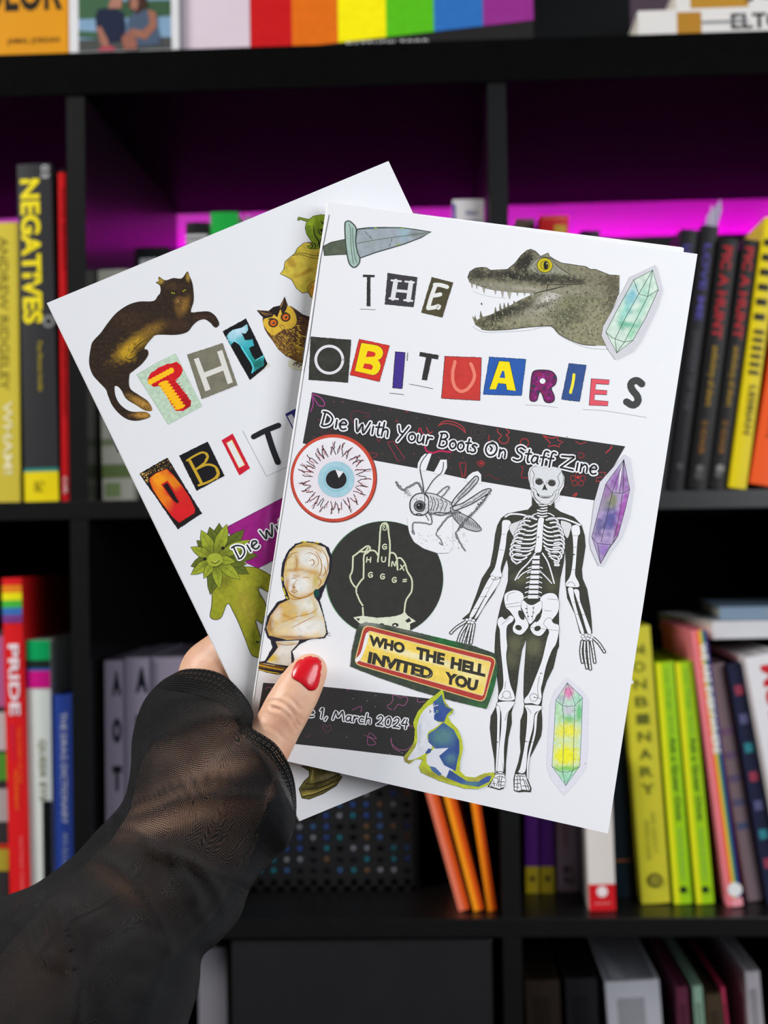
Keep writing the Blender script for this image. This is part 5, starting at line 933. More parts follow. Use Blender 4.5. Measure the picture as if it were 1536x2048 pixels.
a.f([(858, 1080), (935, 1015), (1030, 1082), (1078, 1180), (1080, 1280), (1054, 1400), (1045, 1455), (1000, 1432), (940, 1400), (895, 1318), (982, 1245), (862, 1252), (798, 1192), (796, 1120)], BLU, nz=.12, blobs=[(930, 1140, 100, 80, 0, TE, .95), (1000, 1340, 50, 40, 0, TE, .7), (1060, 1230, 20, 80, 0, (50, 70, 130), .6)])
a.f([(990, 1440), (1060, 1490), (1150, 1548), (1250, 1550), (1330, 1500), (1368, 1500), (1350, 1550), (1250, 1598), (1100, 1572), (960, 1512)], BLU, smooth=False, nz=.12, blobs=[(1180, 1570, 80, 26, 0, TE, .8), (1330, 1520, 40, 20, 0, (70, 90, 170), .8)])
a.f([(770, 1290), (800, 1250), (832, 1255), (815, 1290), (780, 1300)], BLU); a.f([(810, 1410), (860, 1420), (920, 1480), (900, 1500), (830, 1450)], (80, 110, 160), nz=.1)
a.ell(880, 915, 10, 12, (150, 190, 150)); a.ell(881, 915, 4, 8, (20, 30, 40)); a.l([(830, 880), (860, 865), (885, 860)], 7, LW); a.l([(808, 905), (822, 915), (812, 925)], 6, (60, 60, 80)); a.l([(845, 950), (860, 930)], 7, LW); a.l([(850, 860), (845, 840)], 4, LW); a.done()
a = Art(zf, 'speck_print', 0, c7); a.ell(1078, 1165, 5, 5, (90, 88, 88), n=8); a.done()
# ---- rear cover
a = Art(zb, 'dark_cat_print', 0, c8, 'dark brown and gold cat stretching')
ct = [(840, 895), (885, 920), (940, 904), (1000, 906), (1040, 858), (1056, 890), (1078, 950), (1086, 1060), (1066, 1142), (1120, 1142), (1190, 1140), (1235, 1168), (1262, 1212), (1263, 1238), (1238, 1254), (1205, 1222), (1165, 1196), (1120, 1205), (1080, 1238), (1040, 1285), (960, 1305), (830, 1305), (790, 1330), (738, 1398), (760, 1412), (763, 1450), (720, 1510), (660, 1560), (632, 1590), (635, 1680), (700, 1730), (760, 1772), (790, 1820), (785, 1842), (740, 1838), (680, 1802), (610, 1757), (577, 1700), (550, 1670), (527, 1672), (535, 1740), (570, 1800), (640, 1845), (740, 1848), (776, 1868), (770, 1890), (690, 1911), (620, 1902), (560, 1862), (510, 1802), (480, 1732), (465, 1690), (420, 1642), (370, 1582), (347, 1500), (358, 1400), (375, 1350), (430, 1290), (480, 1220), (540, 1150), (620, 1095), (700, 1070), (800, 1066), (832, 1030), (850, 1005), (848, 960), (818, 935), (836, 925)]
CB = (46, 32, 22); GO = (176, 136, 34)
a.f(ct, CB, smooth=True, step=8, nz=.35, nsc=.05, blobs=[(650, 1385, 120, 44, -38, GO, 1.0), (790, 1270, 90, 36, -25, (130, 96, 36), .8), (620, 1440, 50, 40, 0, (190, 150, 30), .8), (1020, 1100, 26, 60, 20, (140, 100, 40), .8), (970, 1120, 18, 50, -10, (120, 84, 36), .6), (985, 1060, 30, 20, 0, (150, 112, 50), .6), (720, 1790, 90, 26, 30, (176, 130, 56), .9), (725, 1872, 60, 20, 0, (180, 132, 56), .9), (700, 1420, 40, 40, 0, (34, 24, 18), .6), (1045, 895, 12, 26, 0, (176, 144, 60), .9), (850, 925, 20, 18, 30, (180, 150, 60), .9), (940, 960, 60, 24, 0, (74, 52, 32), .7), (620, 1200, 100, 60, 0, (66, 44, 30), .5), (1130, 1180, 90, 14, 0, (70, 44, 34), .6), (980, 1240, 80, 30, 0, (70, 46, 32), .6)])
for x, y, an in ((940, 1010, 14), (1018, 993, -28)): a.ell(x, y, 19, 7, (24, 20, 14), an); a.ell(x, y, 14, 5, (170, 172, 40), an); a.ell(x, y, 4, 5, (20, 16, 12), an, n=8)
for P_ in ([(978, 1050), (992, 1062), (1005, 1045)], [(992, 1062), (990, 1075), (1010, 1070)], [(965, 930), (975, 975)], [(990, 925), (990, 970)], [(905, 1040), (870, 1030)], [(905, 1052), (875, 1050)]): a.l(P_, 4, (20, 14, 10))
a.ell(990, 1052, 9, 7, (120, 60, 50)); a.l([(985, 1068), (960, 1078)], 3, (170, 140, 80)); a.l([(1215, 1230), (1225, 1245)], 3, (20, 14, 10)); a.l([(1240, 1220), (1245, 1240)], 3, (20, 14, 10)); a.l([(750, 1805), (770, 1830)], 4, (60, 40, 20)); a.l([(735, 1812), (752, 1834)], 4, (60, 40, 20))
for P_ in ([(640, 1440), (690, 1380), (760, 1330)], [(600, 1460), (640, 1480), (700, 1440), (735, 1400)], [(860, 1240), (900, 1300)], [(1080, 1145), (1060, 1210)], [(700, 1430), (690, 1500), (650, 1550)]): a.l(P_, 6, (28, 20, 14), taper=True)
a.specks(ct, 500, 1, 2.6, [(90, 64, 34), (30, 20, 14), (110, 78, 36)], 4); a.done()
a = Art(zb, 'title_word', 0, c8, 'THE in mixed coloured cut-out letters')
a.f([(683, 1585), (820, 1505), (955, 1437), (1143, 1808), (905, 1938)], (186, 206, 182), nz=.12, nsc=.04, edge=(150, 180, 150), ew=2)
rp = [(760, 1610), (785, 1570), (830, 1540), (900, 1515), (970, 1495), (992, 1520), (1006, 1555), (985, 1605), (955, 1625), (1000, 1680), (1040, 1730), (1068, 1775), (1060, 1812), (1010, 1842), (962, 1842), (925, 1790), (885, 1720), (850, 1668), (800, 1672), (768, 1650)]
a.f(rp, (206, 20, 30), rag=5, nz=.1, blobs=[(1040, 1800, 40, 40, 0, (150, 10, 20), .7), (830, 1665, 40, 12, 0, (150, 10, 16), .7)])
for i in range(7): a.ell(782+i*24, 1636-i*13, 20, 22, (250, 190, 20), 30, n=12)
for i in range(9): a.ell(872+i*14.5, 1646+i*21, 40, 14, (250, 186, 16), -20, n=14); a.l([(842+i*14.5, 1672+i*21), (900+i*14.5, 1652+i*21)], 3, (214, 110, 10))
for i in range(8): a.l([(925+i*14, 1640+i*21), (975+i*13, 1622+i*21)], 4, (160, 8, 18))
a.f([(1038, 1445), (1290, 1362), (1395, 1660), (1142, 1760)], (120, 116, 98), nz=.1, rag=1.5)
for P_ in ([(1086, 1476), (1120, 1466), (1205, 1690), (1168, 1704)], [(1250, 1424), (1286, 1412), (1362, 1640), (1326, 1654)], [(1140, 1578), (1310, 1512), (1322, 1546), (1152, 1614)]): a.f(P_, (218, 214, 206))
a.crop(d1); a.f([(560, 1640), (622, 1690), (430, 1822), (410, 1845)], (214, 208, 190)); a.f([(130, 1345), (368, 1213), (480, 1440), (590, 1680), (560, 1720), (410, 1845), (270, 1600)], (12, 12, 16), rag=2)
a.f([(172, 1395), (190, 1360), (245, 1325), (320, 1310), (380, 1270), (392, 1330), (368, 1368), (322, 1362), (345, 1400), (362, 1440), (435, 1425), (452, 1490), (398, 1515), (430, 1590), (470, 1640), (550, 1592), (556, 1690), (480, 1740), (412, 1782), (440, 1740), (405, 1650), (345, 1560), (290, 1470), (250, 1450), (205, 1490), (190, 1440)], (50, 160, 168), step=14, nz=.06, rag=3, blobs=[(290, 1340, 120, 60, -20, (186, 216, 228), 1.0), (240, 1400, 60, 50, 0, (160, 206, 220), .9), (330, 1450, 60, 40, 0, (90, 186, 196), .9), (400, 1480, 50, 30, 0, (60, 170, 180), .8), (490, 1680, 90, 60, 0, (24, 104, 96), 1.0), (430, 1620, 50, 50, 0, (30, 140, 136), .9)])
a.l([(320, 1500), (380, 1600), (440, 1700), (430, 1770)], 14, (90, 200, 210)); a.l([(180, 1430), (250, 1440), (290, 1470)], 10, (130, 210, 225)); a.l([(470, 1640), (520, 1610), (552, 1592)], 9, (110, 200, 205)); a.done()
a = Art(zb, 'owl_print', 0, d1, 'yellow faced owl with orange eyes')
a.f([(805, 1640), (800, 1700), (840, 1732), (920, 1742), (945, 1800), (1000, 1700), (1000, 1600)], (214, 210, 184), smooth=False)
ob = [(478, 1128), (540, 1190), (540, 1250), (560, 1320), (590, 1375), (640, 1440), (700, 1530), (780, 1600), (870, 1645), (1000, 1700), (1090, 1300), (1040, 1200), (950, 1172), (880, 1120), (830, 1088), (800, 1085), (765, 988), (718, 1080), (650, 1095), (600, 1135)]
a.f(ob, (84, 54, 34), nz=.3, nsc=.05, step=10, blobs=[(940, 1200, 90, 60, 20, (50, 32, 28), .9), (720, 1480, 110, 90, 40, (120, 84, 40), .8), (930, 1580, 60, 70, 20, (150, 110, 40), .7), (740, 1060, 20, 60, 10, (110, 74, 40), .6)])
a.f([(545, 1235), (600, 1185), (650, 1172), (690, 1200), (705, 1140), (740, 1110), (795, 1085), (845, 1115), (882, 1190), (884, 1262), (840, 1310), (760, 1325), (700, 1360), (655, 1390), (600, 1355), (555, 1290)], (212, 172, 52), smooth=True, nz=.12)
a.f([(598, 1138), (650, 1095), (715, 1082), (745, 1100), (715, 1130), (692, 1192), (650, 1165)], (28, 20, 18)); a.f([(478, 1128), (560, 1140), (655, 1165), (640, 1195), (560, 1215), (520, 1180)], (36, 24, 20)); a.f([(765, 988), (790, 1100), (770, 1140), (740, 1180), (720, 1100)], (44, 28, 22))
for P_ in ([(500, 1140), (560, 1160), (640, 1175)], [(530, 1160), (590, 1185)], [(755, 1020), (735, 1080), (715, 1110)], [(745, 1060), (720, 1100)]): a.l(P_, 8, (150, 108, 60), taper=True)
for x, y in ((648, 1258), (774, 1200)): a.ell(x, y, 52, 48, (92, 62, 30)); a.ell(x, y, 40, 38, (60, 30, 16)); a.ell(x, y, 32, 31, (226, 112, 24)); a.ring(x, y, 20, 5, (180, 70, 14)); a.ell(x+2, y, 13, 13, (24, 14, 10)); a.ell(x-3, y-4, 4, 4, (230, 220, 200), n=8)
a.l([(592, 1225), (620, 1215), (650, 1215)], 12, (30, 20, 16), taper=True); a.l([(735, 1195), (760, 1160), (790, 1150)], 12, (30, 20, 16), taper=True); a.l([(712, 1285), (735, 1280), (760, 1300), (748, 1335), (730, 1310), (712, 1285)], 5, (90, 66, 30))
rn = random.Random(5)
for i in range(190):
    u, v = rn.random(), rn.random(); x = 610+u*250+v*140; y = 1370+v*250-u*90
    if inside(ob, x, y) and x < 1010: a.l([(x, y), (x+10, y+3), (x+17, y+12)], 5, (208, 166, 56), taper=True)
for i in range(60):
    x, y = rn.uniform(890, 1030), rn.uniform(1190, 1500); a.l([(x, y), (x+30, y+12)], 4, (140, 98, 54), taper=True)
for i in range(13): x = 890+(i % 3)*8; y = 1285+i*22; a.l([(x, y), (x+26-(i % 2)*10, y+8)], 11, (226, 186, 70))
for i in range(7): a.l([(905+i*22, 1380+i*6), (928+i*22, 1390+i*6)], 9, (222, 182, 66))
for i in range(7): a.l([(860+i*20, 1480+i*8), (878+i*20, 1490+i*8)], 9, (222, 182, 66))
for P_ in ([(850, 1690), (870, 1670), (900, 1660)], [(880, 1695), (900, 1665), (915, 1660)], [(905, 1710), (925, 1690), (935, 1680)], [(870, 1665), (950, 1690)], [(935, 1740), (960, 1715)]): a.l(P_, 8, (70, 50, 34))
a.done()
a = Art(zb, 'pepper_figure_print', 0, d1, 'green haired figure in a yellow petal dress')
a.f([(868, 548), (895, 495), (960, 440), (1060, 430), (1230, 500), (1200, 800), (1120, 1010), (1060, 1012), (1030, 990), (1000, 942), (945, 952), (885, 905), (835, 815), (765, 775), (718, 757), (755, 712), (770, 630), (840, 570)], (204, 180, 64), nz=.12, nsc=.02, blobs=[(830, 640, 50, 40, -20, (170, 130, 40), .8), (980, 740, 120, 20, -25, (176, 134, 36), .8), (1060, 920, 40, 60, 10, (206, 130, 40), .9), (960, 900, 60, 30, 0, (180, 170, 50), .6), (900, 520, 60, 30, 0, (190, 170, 40), .6)], edge=(70, 64, 30), ew=6)
for P_ in ([(868, 548), (960, 545), (1040, 565), (1120, 575)], [(840, 570), (930, 560), (1030, 590), (1120, 600)], [(1010, 950), (1000, 900), (1040, 850), (1090, 820)], [(1040, 1000), (1020, 930), (1040, 880)], [(1100, 545), (1110, 570)]): a.l(P_, 6, (70, 60, 24))
a.f([(1005, 205), (1060, 165), (1140, 150), (1260, 160), (1230, 480), (1130, 490), (1080, 502), (1015, 498), (990, 470), (1030, 465), (1050, 440), (1030, 410), (990, 350), (975, 285), (985, 238)], (128, 152, 30), nz=.2, nsc=.03, blobs=[(1040, 240, 50, 50, 0, (150, 176, 40), .8), (1010, 330, 20, 60, 0, (90, 116, 20), .8)], edge=(50, 60, 20), ew=6)
a.f([(895, 208), (905, 173), (930, 178), (1020, 200), (1000, 225), (925, 200), (912, 208)], (110, 132, 34), edge=(50, 60, 20), ew=4)
for P_ in ([(1130, 210), (1160, 240), (1200, 245)], [(1110, 290), (1120, 340), (1160, 360), (1200, 350)], [(1060, 260), (1070, 350), (1110, 420), (1100, 480)], [(1140, 390), (1120, 450), (1130, 500)], [(1000, 430), (1040, 450), (1050, 480), (1020, 500)], [(1040, 430), (1080, 460), (1070, 500)]): a.l(P_, 13, (48, 40, 24), taper=True)
a.f([(1145, 230), (1200, 225), (1200, 260), (1160, 255)], (30, 22, 20)); a.f([(1120, 300), (1200, 290), (1200, 350), (1150, 345)], (40, 24, 20)); a.ell(1165, 330, 14, 14, (190, 70, 60)); a.done()
a = Art(zb, 'title_word', 0, d2, 'OBITU in mixed coloured cut-out letters')
q = [(72, 570), (180, 505), (290, 445), (420, 660), (557, 875), (370, 1000), (220, 780)]; a.f(q, (26, 20, 18), rag=2); a.specks([(80, 570), (290, 450), (340, 530), (130, 640)], 120, 2, 6, [(200, 160, 80), (170, 130, 70), (120, 90, 50)], 2); a.specks([(76, 566), (120, 545), (180, 660), (130, 640)], 30, 2, 7, [(214, 170, 90)], 9)
a.f([(155, 600), (200, 565), (285, 532), (330, 575), (400, 660), (460, 750), (502, 840), (500, 872), (380, 948), (330, 905), (240, 790), (175, 690), (150, 625)], (206, 34, 30), nz=.05, step=12, edge=(150, 20, 20), ew=4, blobs=[(230, 620, 90, 70, 40, (240, 150, 20), 1.0), (230, 760, 60, 90, -30, (236, 130, 20), .9), (330, 640, 60, 50, 40, (226, 130, 20), .8), (400, 880, 90, 60, 0, (214, 24, 34), .9)])
a.f([(240, 652), (290, 622), (330, 680), (388, 790), (372, 808), (350, 800), (300, 740)], (190, 24, 24)); a.f([(256, 660), (288, 640), (320, 690), (378, 788), (366, 798), (340, 780), (300, 725)], (24, 16, 14))
a.f([(380, 430), (600, 320), (730, 585), (515, 702)], (18, 17, 20), rag=1.5); GB = (196, 158, 44)
for P_, w_ in (([(462, 470), (510, 560), (555, 648)], 24), ([(440, 468), (500, 430), (560, 405), (596, 425), (590, 470), (545, 510), (515, 532)], 15), ([(515, 532), (590, 500), (650, 510), (680, 550), (660, 600), (600, 635), (530, 660)], 17), ([(672, 535), (682, 570), (668, 600)], 24), ([(590, 415), (600, 440), (585, 470)], 20)): a.l(P_, w_, GB)
a.f([(708, 312), (793, 258), (927, 527), (845, 583)], (200, 22, 48), rag=1.2); a.f([(744, 332), (788, 306), (888, 502), (842, 526)], (236, 190, 110)); a.f([(748, 336), (784, 315), (882, 500), (844, 520)], (224, 224, 220))
a.l([(955, 284), (1040, 240), (1148, 196)], 42, (28, 28, 32)); a.l([(1062, 250), (1100, 370), (1142, 480)], 46, (28, 28, 32)); a.l([(870, 236), (960, 410), (1055, 590)], 2, (120, 120, 128)); a.l([(1055, 590), (1140, 550), (1230, 508)], 2, (120, 120, 128))
a.f([(1198, 108), (1320, 45), (1340, 200), (1266, 242)], (40, 40, 112)); a.f([(1216, 124), (1250, 108), (1300, 200), (1262, 214)], (220, 220, 226)); a.done()
a = Art(zb, 'banner_print', 0, d2, 'plain magenta band')
a.f([(740, 985), (1190, 750), (1250, 1000), (1200, 1190), (990, 1300), (900, 1260)], (150, 24, 120), nz=.12, nsc=.02, blobs=[(1060, 1010, 18, 200, 5, (176, 60, 150), .6)], edge=(60, 40, 60), ew=3); a.done()
a = Art(zb, 'sunflower_figure_print', 60, d2, 'olive green figure with a leafy flower head')
OL = (150, 150, 36); OD = (96, 104, 26); OLN = (50, 56, 18)
body = [(930, 1290), (1010, 1310), (1120, 1390), (1130, 1500), (1060, 1480), (1000, 1450), (1000, 1490), (1040, 1560), (1060, 1640), (1060, 1750), (975, 1700), (985, 1760), (1020, 1880), (1002, 1980), (960, 1982), (930, 1950), (880, 1820), (830, 1700), (790, 1620), (770, 1580), (745, 1582), (705, 1678), (655, 1696), (620, 1670), (632, 1580), (640, 1400), (660, 1330), (720, 1290)]
a.f(body, OL, smooth=True, step=12, nz=.14, nsc=.03, blobs=[(700, 1400, 80, 50, 0, (110, 110, 26), .8), (900, 1600, 60, 120, -20, (168, 154, 50), .8), (1010, 1480, 30, 40, 0, (110, 108, 24), .8), (970, 1850, 30, 60, 0, (120, 130, 20), .7), (660, 1640, 30, 50, 0, (140, 150, 30), .6), (870, 1420, 60, 50, 0, (172, 168, 48), .7)], edge=OLN, ew=5)
def leaf(b, t, w_, c, back=False):
    dx, dy = t[0]-b[0], t[1]-b[1]; L = hypot(dx, dy); nx, ny = -dy/L, dx/L
    P_ = [b]+[(b[0]+dx*k+nx*w_*s_, b[1]+dy*k+ny*w_*s_) for k, s_ in ((.25, .75), (.55, 1), (.8, .6))]+[t]+[(b[0]+dx*k-nx*w_*s_, b[1]+dy*k-ny*w_*s_) for k, s_ in ((.8, .6), (.55, 1), (.25, .75))]
    cd_ = tuple(int(v*.7) for v in c)
    a.f(P_, c, nz=.12, nsc=.04, step=14, blobs=[(b[0]+dx*.2, b[1]+dy*.2, L*.25, L*.25, 0, cd_, .8)], edge=OLN, ew=4); a.l([b, (b[0]+dx*.5, b[1]+dy*.5), (b[0]+dx*.85, b[1]+dy*.85)], 4, cd_)
LD = (92, 102, 30); LL = (150, 160, 44)
for t in ((690, 950), (615, 980), (885, 1000), (515, 1085), (470, 1285), (620, 1505), (990, 1200), (920, 1345), (900, 1270), (930, 1120)): leaf((680, 1210), t, 52, LD)
for t, w_ in (((550, 1005), 50), ((750, 958), 50), ((930, 1080), 46), ((468, 1135), 40), ((470, 1350), 42), ((693, 1462), 40), ((852, 1388), 46), ((815, 1250), 36), ((570, 1380), 34)): leaf((655, 1225), t, w_, LL)
a.ell(655, 1235, 60, 52, (160, 168, 50), n=20, nz=.1); a.ell(718, 1145, 14, 13, (24, 26, 12)); a.ell(578, 1228, 14, 13, (24, 26, 12)); a.l([(628, 1250), (660, 1262), (690, 1240)], 6, OLN); a.l([(640, 1290), (680, 1285), (712, 1262)], 7, OLN); a.l([(635, 1245), (660, 1250), (685, 1235)], 5, (190, 196, 90)); a.ell(985, 1870, 12, 10, OLN); a.done()
a = Art(zb, 'subtitle_lettering', 300, PX, 'white outlined black hand lettering starting Die With')
a.hand('Die', (477, 1119), (523, 1092), 29, 9, 3.4); a.hand('With', (528, 1080), (590, 1051), 27, 9, 3.4); a.done()
a = Art(zb, 'trophy_print', 0, d3, 'antique gold trophy foot')
tp = [(1160, 935), (1205, 935), (1260, 945), (1330, 968), (1400, 980), (1422, 1005), (1385, 1060), (1300, 1112), (1210, 1147), (1165, 1140), (1146, 1080), (1180, 1030), (1212, 1000), (1210, 965)]
a.f(tp, (96, 88, 40), nz=.3, nsc=.06, step=9, blobs=[(1330, 1000, 60, 16, -20, (160, 150, 110), .8), (1250, 1060, 60, 14, -30, (40, 34, 16), .8), (1200, 1110, 40, 14, -10, (160, 140, 60), .8), (1330, 1060, 60, 10, -30, (120, 104, 40), .7), (1230, 1010, 14, 40, 0, (150, 136, 60), .7)], edge=(34, 30, 14), ew=4)
for P_ in ([(1190, 1050), (1280, 1040), (1400, 990)], [(1160, 1085), (1270, 1075), (1400, 1020)], [(1170, 1130), (1260, 1110), (1380, 1055)]): a.l(P_, 6, (40, 34, 16), jit=2)
a.l([(1170, 1120), (1260, 1098), (1370, 1050)], 4, (190, 170, 90)); a.l([(1225, 1020), (1235, 960)], 6, (190, 180, 120)); a.done()
# ---------------------------------------------------------------- the person: forearm, hand, thumb nail, mesh sleeve
def zdepth(z, px, py):
    r = px2(px, py); return (z.o-CP).dot(z.n)/r.dot(z.n)
zbk = .0018
def behind(px, py, r): return (px, py, zdepth(zb, px, py)+zbk+r+.0008, r)
N_ = {}
def nd(k, px, py, d, r, sq=1.0): N_[k] = (atd(px, py, d), r, sq)
fd = lambda x, y: zdepth(zf, x, y)
nd('tip', 620, 1342, fd(620, 1342)-.0074, .0068, .9); nd('tip0', 606, 1363, fd(606, 1363)-.0082, .0081, .9); nd('tip1', 594, 1384, fd(594, 1384)-.0088, .0087, .92)
nd('ip', 574, 1418, fd(574, 1418)-.0096, .0090); nd('prox', 556, 1452, fd(556, 1452)-.0100, .0089); nd('mcp', 532, 1492, fd(532, 1492)-.0108, .0098)
nd('thenar', 464, 1550, .484, .0145); nd('thenar2', 430, 1600, .491, .0205)
nd('palm_a', 408, 1440, .515, .0150); nd('palm_b', 432, 1520, .516, .0165); nd('palm_c', 380, 1560, .505, .0205)
nd('wrist', 384, 1668, .494, .0250); nd('fa1', 318, 1765, .482, .0240); nd('fa2', 205, 1872, .464, .0235); nd('fa3', 110, 2010, .442, .0260); nd('fa4', -30, 2330, .402, .0300)
for k, p in (('i0', (436, 1352, .0160)), ('i1', (560, 1225, .0090)), ('i2', (650, 1168, .0078)), ('i3', (708, 1138, .0068)), ('m0', (505, 1420, .0135)), ('m1', (640, 1305, .0090)), ('m2', (735, 1248, .0080)), ('m3', (800, 1215, .0068)),
             ('r0', (525, 1485, .0125)), ('r1', (660, 1390, .0086)), ('r2', (750, 1340, .0076)), ('r3', (810, 1312, .0065)), ('p0', (530, 1545, .0115)), ('p1', (640, 1480, .0076)), ('p2', (705, 1452, .0067)), ('p3', (752, 1436, .0058))):
    b_ = behind(*p); nd(k, b_[0], b_[1], b_[2], b_[3])
segs = [('tip', 'tip0'), ('tip0', 'tip1'), ('tip1', 'ip'), ('ip', 'prox'), ('prox', 'mcp'), ('mcp', 'thenar'), ('thenar', 'thenar2'), ('thenar', 'palm_b'), ('thenar2', 'wrist'), ('thenar2', 'palm_c'), ('palm_c', 'wrist'), ('palm_b', 'palm_c'), ('palm_a', 'palm_b'), ('palm_a', 'i0'), ('palm_a', 'm0'), ('palm_b', 'm0'), ('palm_b', 'r0'), ('palm_b', 'p0'), ('palm_c', 'p0'), ('i0', 'm0'), ('m0', 'r0'), ('r0', 'p0'), ('thenar', 'palm_a')]
segs += [(f+str(i), f+str(i+1)) for f in 'imrp' for i in range(3)]+[('wrist', 'fa1'), ('fa1', 'fa2'), ('fa2', 'fa3'), ('fa3', 'fa4')]
bm = bmesh.new()
VIEW = fw
for a_, b_ in segs:
    t = bmesh.new()
    for k in (a_, b_):
        p, r, sq = N_[k]
        g = bmesh.ops.create_icosphere(t, subdivisions=3, radius=r)
        for v in g['verts']:
            v.co += VIEW*(v.co.dot(VIEW))*(sq-1); v.co += p
    h = bmesh.ops.convex_hull(t, input=t.verts)
    bmesh.ops.delete(t, geom=[v for v in t.verts if not v.link_faces], context='VERTS')
    me = bpy.data.meshes.new('tmp'); t.to_mesh(me); t.free(); bm.from_mesh(me); bpy.data.meshes.remove(me)
me = bpy.data.meshes.new('tmp'); bm.to_mesh(me); bm.free()
ho = bpy.data.objects.new('tmp', me); COL.objects.link(ho)
m_ = ho.modifiers.new('r', 'REMESH'); m_.mode = 'VOXEL'; m_.voxel_size = .0007; m_.use_smooth_shade = True
m_ = ho.modifiers.new('s', 'SMOOTH'); m_.factor = .6; m_.iterations = 22
dg = bpy.context.evaluated_depsgraph_get(); dg.update(); hm = bpy.data.meshes.new_from_object(ho.evaluated_get(dg)); bpy.data.objects.remove(ho)
hm.name = 'arm_and_hand'
def to_px(p):
    q = p-CP; d = q.dot(fw); return (768+FPX*q.dot(RT)/d, 1024-FPX*q.dot(UP)/d, d)
creases = [([(533, 1405), (548, 1402), (568, 1410), (585, 1428), (597, 1450)], 1.0), ([(545, 1416), (562, 1420), (580, 1436), (592, 1458)], .8), ([(572, 1392), (586, 1402), (598, 1418)], .5), ([(528, 1412), (540, 1412), (556, 1420)], .7), ([(530, 1452), (550, 1460), (566, 1476)], .35), ([(560, 1402), (580, 1416), (604, 1440)], .5)]
creases = [(catmull(c, 6), s_) for c, s_ in creases]
def segd(P, x, y):
    b = 1e9
    for i in range(len(P)-1):
        ax, ay = P[i]; dx, dy = P[i+1][0]-ax, P[i+1][1]-ay; t = max(0, min(1, ((x-ax)*dx+(y-ay)*dy)/(dx*dx+dy*dy+1e-9)))
        b = min(b, hypot(x-ax-t*dx, y-ay-t*dy))
    return b
hm.update()
for v in hm.vertices:
    if v.normal.dot(fw) > -.1: continue
    x, y, d = to_px(v.co)
    if 510 < x < 660 and 1300 < y < 1520:
        s_ = 0
        for c, w_ in creases:
            q = segd(c, x, y); s_ += w_*exp(-(q/3.2)**2)-.35*w_*exp(-((q-8)/4)**2)
        v.co += -Vector(v.normal)*.00042*s_
skin = bpy.data.materials.new('skin'); skin.use_nodes = True; nt = skin.node_tree; b = nt.nodes['Principled BSDF']
tc = nt.nodes.new('ShaderNodeTexCoord'); n1 = nt.nodes.new('ShaderNodeTexNoise'); n1.inputs['Scale'].default_value = 120; n1.inputs['Detail'].default_value = 5
nt.links.new(tc.outputs['Object'], n1.inputs['Vector'])
rp_ = nt.nodes.new('ShaderNodeValToRGB'); rp_.color_ramp.elements[0].position = .3; rp_.color_ramp.elements[1].position = .72
rp_.color_ramp.elements[0].color = lin((206, 154, 126))+(1,); rp_.color_ramp.elements[1].color = lin((224, 180, 150))+(1,)
nt.links.new(n1.outputs['Fac'], rp_.inputs[0]); nt.links.new(rp_.outputs[0], b.inputs['Base Color'])
b.inputs['Roughness'].default_value = .48; b.inputs['Subsurface Weight'].default_value = .12; b.inputs['Subsurface Scale'].default_value = .004; b.inputs['Subsurface Radius'].default_value = (1, .35, .2)
n2 = nt.nodes.new('ShaderNodeTexVoronoi'); n2.inputs['Scale'].default_value = 1500; nt.links.new(tc.outputs['Object'], n2.inputs['Vector'])
bp = nt.nodes.new('ShaderNodeBump'); bp.inputs['Strength'].default_value = .12; bp.inputs['Distance'].default_value = .0003
nt.links.new(n2.outputs['Distance'], bp.inputs['Height']); nt.links.new(bp.outputs[0], b.inputs['Normal'])
hm.materials.clear(); hm.materials.append(skin)
person = empty('person', atd(-60, 2060, .415)); tag(person, 'arm in a sheer black mesh sleeve, thumb with red nail pinching the booklets', 'person')
def own(o, par): o.parent = par; o.matrix_parent_inverse = Matrix.Identity(4); o.location = -person.location if par is person else (0, 0, 0); return o
arm = own(link('arm_and_hand', hm), person)
# nail laid on the thumb by dropping its outline onto the skin
bv = BVHTree.FromPolygons([v.co.copy() for v in hm.vertices], [tuple(p.vertices) for p in hm.polygons])
def drop(px, py):
    d = px2(px, py); h = bv.ray_cast(CP, d.normalized()); return h[0], h[1]
npx = [(593, 1326), (597, 1322), (603, 1319), (606, 1320), (610, 1316), (616, 1314), (622, 1313), (625, 1315), (630, 1315), (637, 1317), (639, 1321), (642, 1322), (641, 1328), (643, 1332), (642, 1338), (640, 1344), (641, 1350), (639, 1356), (638, 1363), (635, 1372), (630, 1379), (624, 1381), (618, 1380), (611, 1374), (605, 1368), (598, 1363), (590, 1359), (585, 1356), (584, 1350), (586, 1342), (589, 1334)]
pts = [Vector(p) for p in npx]
y = 1314
while y < 1380:
    x = 584
    while x < 645:
        if inside(npx, x, y): pts.append(Vector((x, y)))
        x += 3
    y += 3
vs, _, fs, _, _, _ = delaunay_2d_cdt(pts, [], [list(range(len(npx)))], 1, 1e-4)
V = []; ok = True
for v in vs:
    h, nn = drop(v.x, v.y)
    if h is None: h, nn = drop(612+(v.x-612)*.9, 1348+(v.y-1348)*.9)
    e_ = segd(npx+[npx[0]], v.x, v.y); lift = .00016+.00034*min(1, e_/7)
    V.append(h-px2(v.x, v.y).normalized()*lift+nn*.0)
nme = bpy.data.meshes.new('thumb_nail'); nme.from_pydata(V, [], [tuple(f) for f in fs]); nme.polygons.foreach_set('use_smooth', [True]*len(nme.polygons))
polish = mat((200, 6, 26), .28, .05, 200, coat=.25, key='red_nail_polish'); nme.materials.append(polish)
nob = own(link('thumb_nail', nme), person); nob['label'] = 'chipped glossy red thumb nail'
sd = nob.modifiers.new('thickness', 'SOLIDIFY'); sd.thickness = .0003; sd.offset = -1
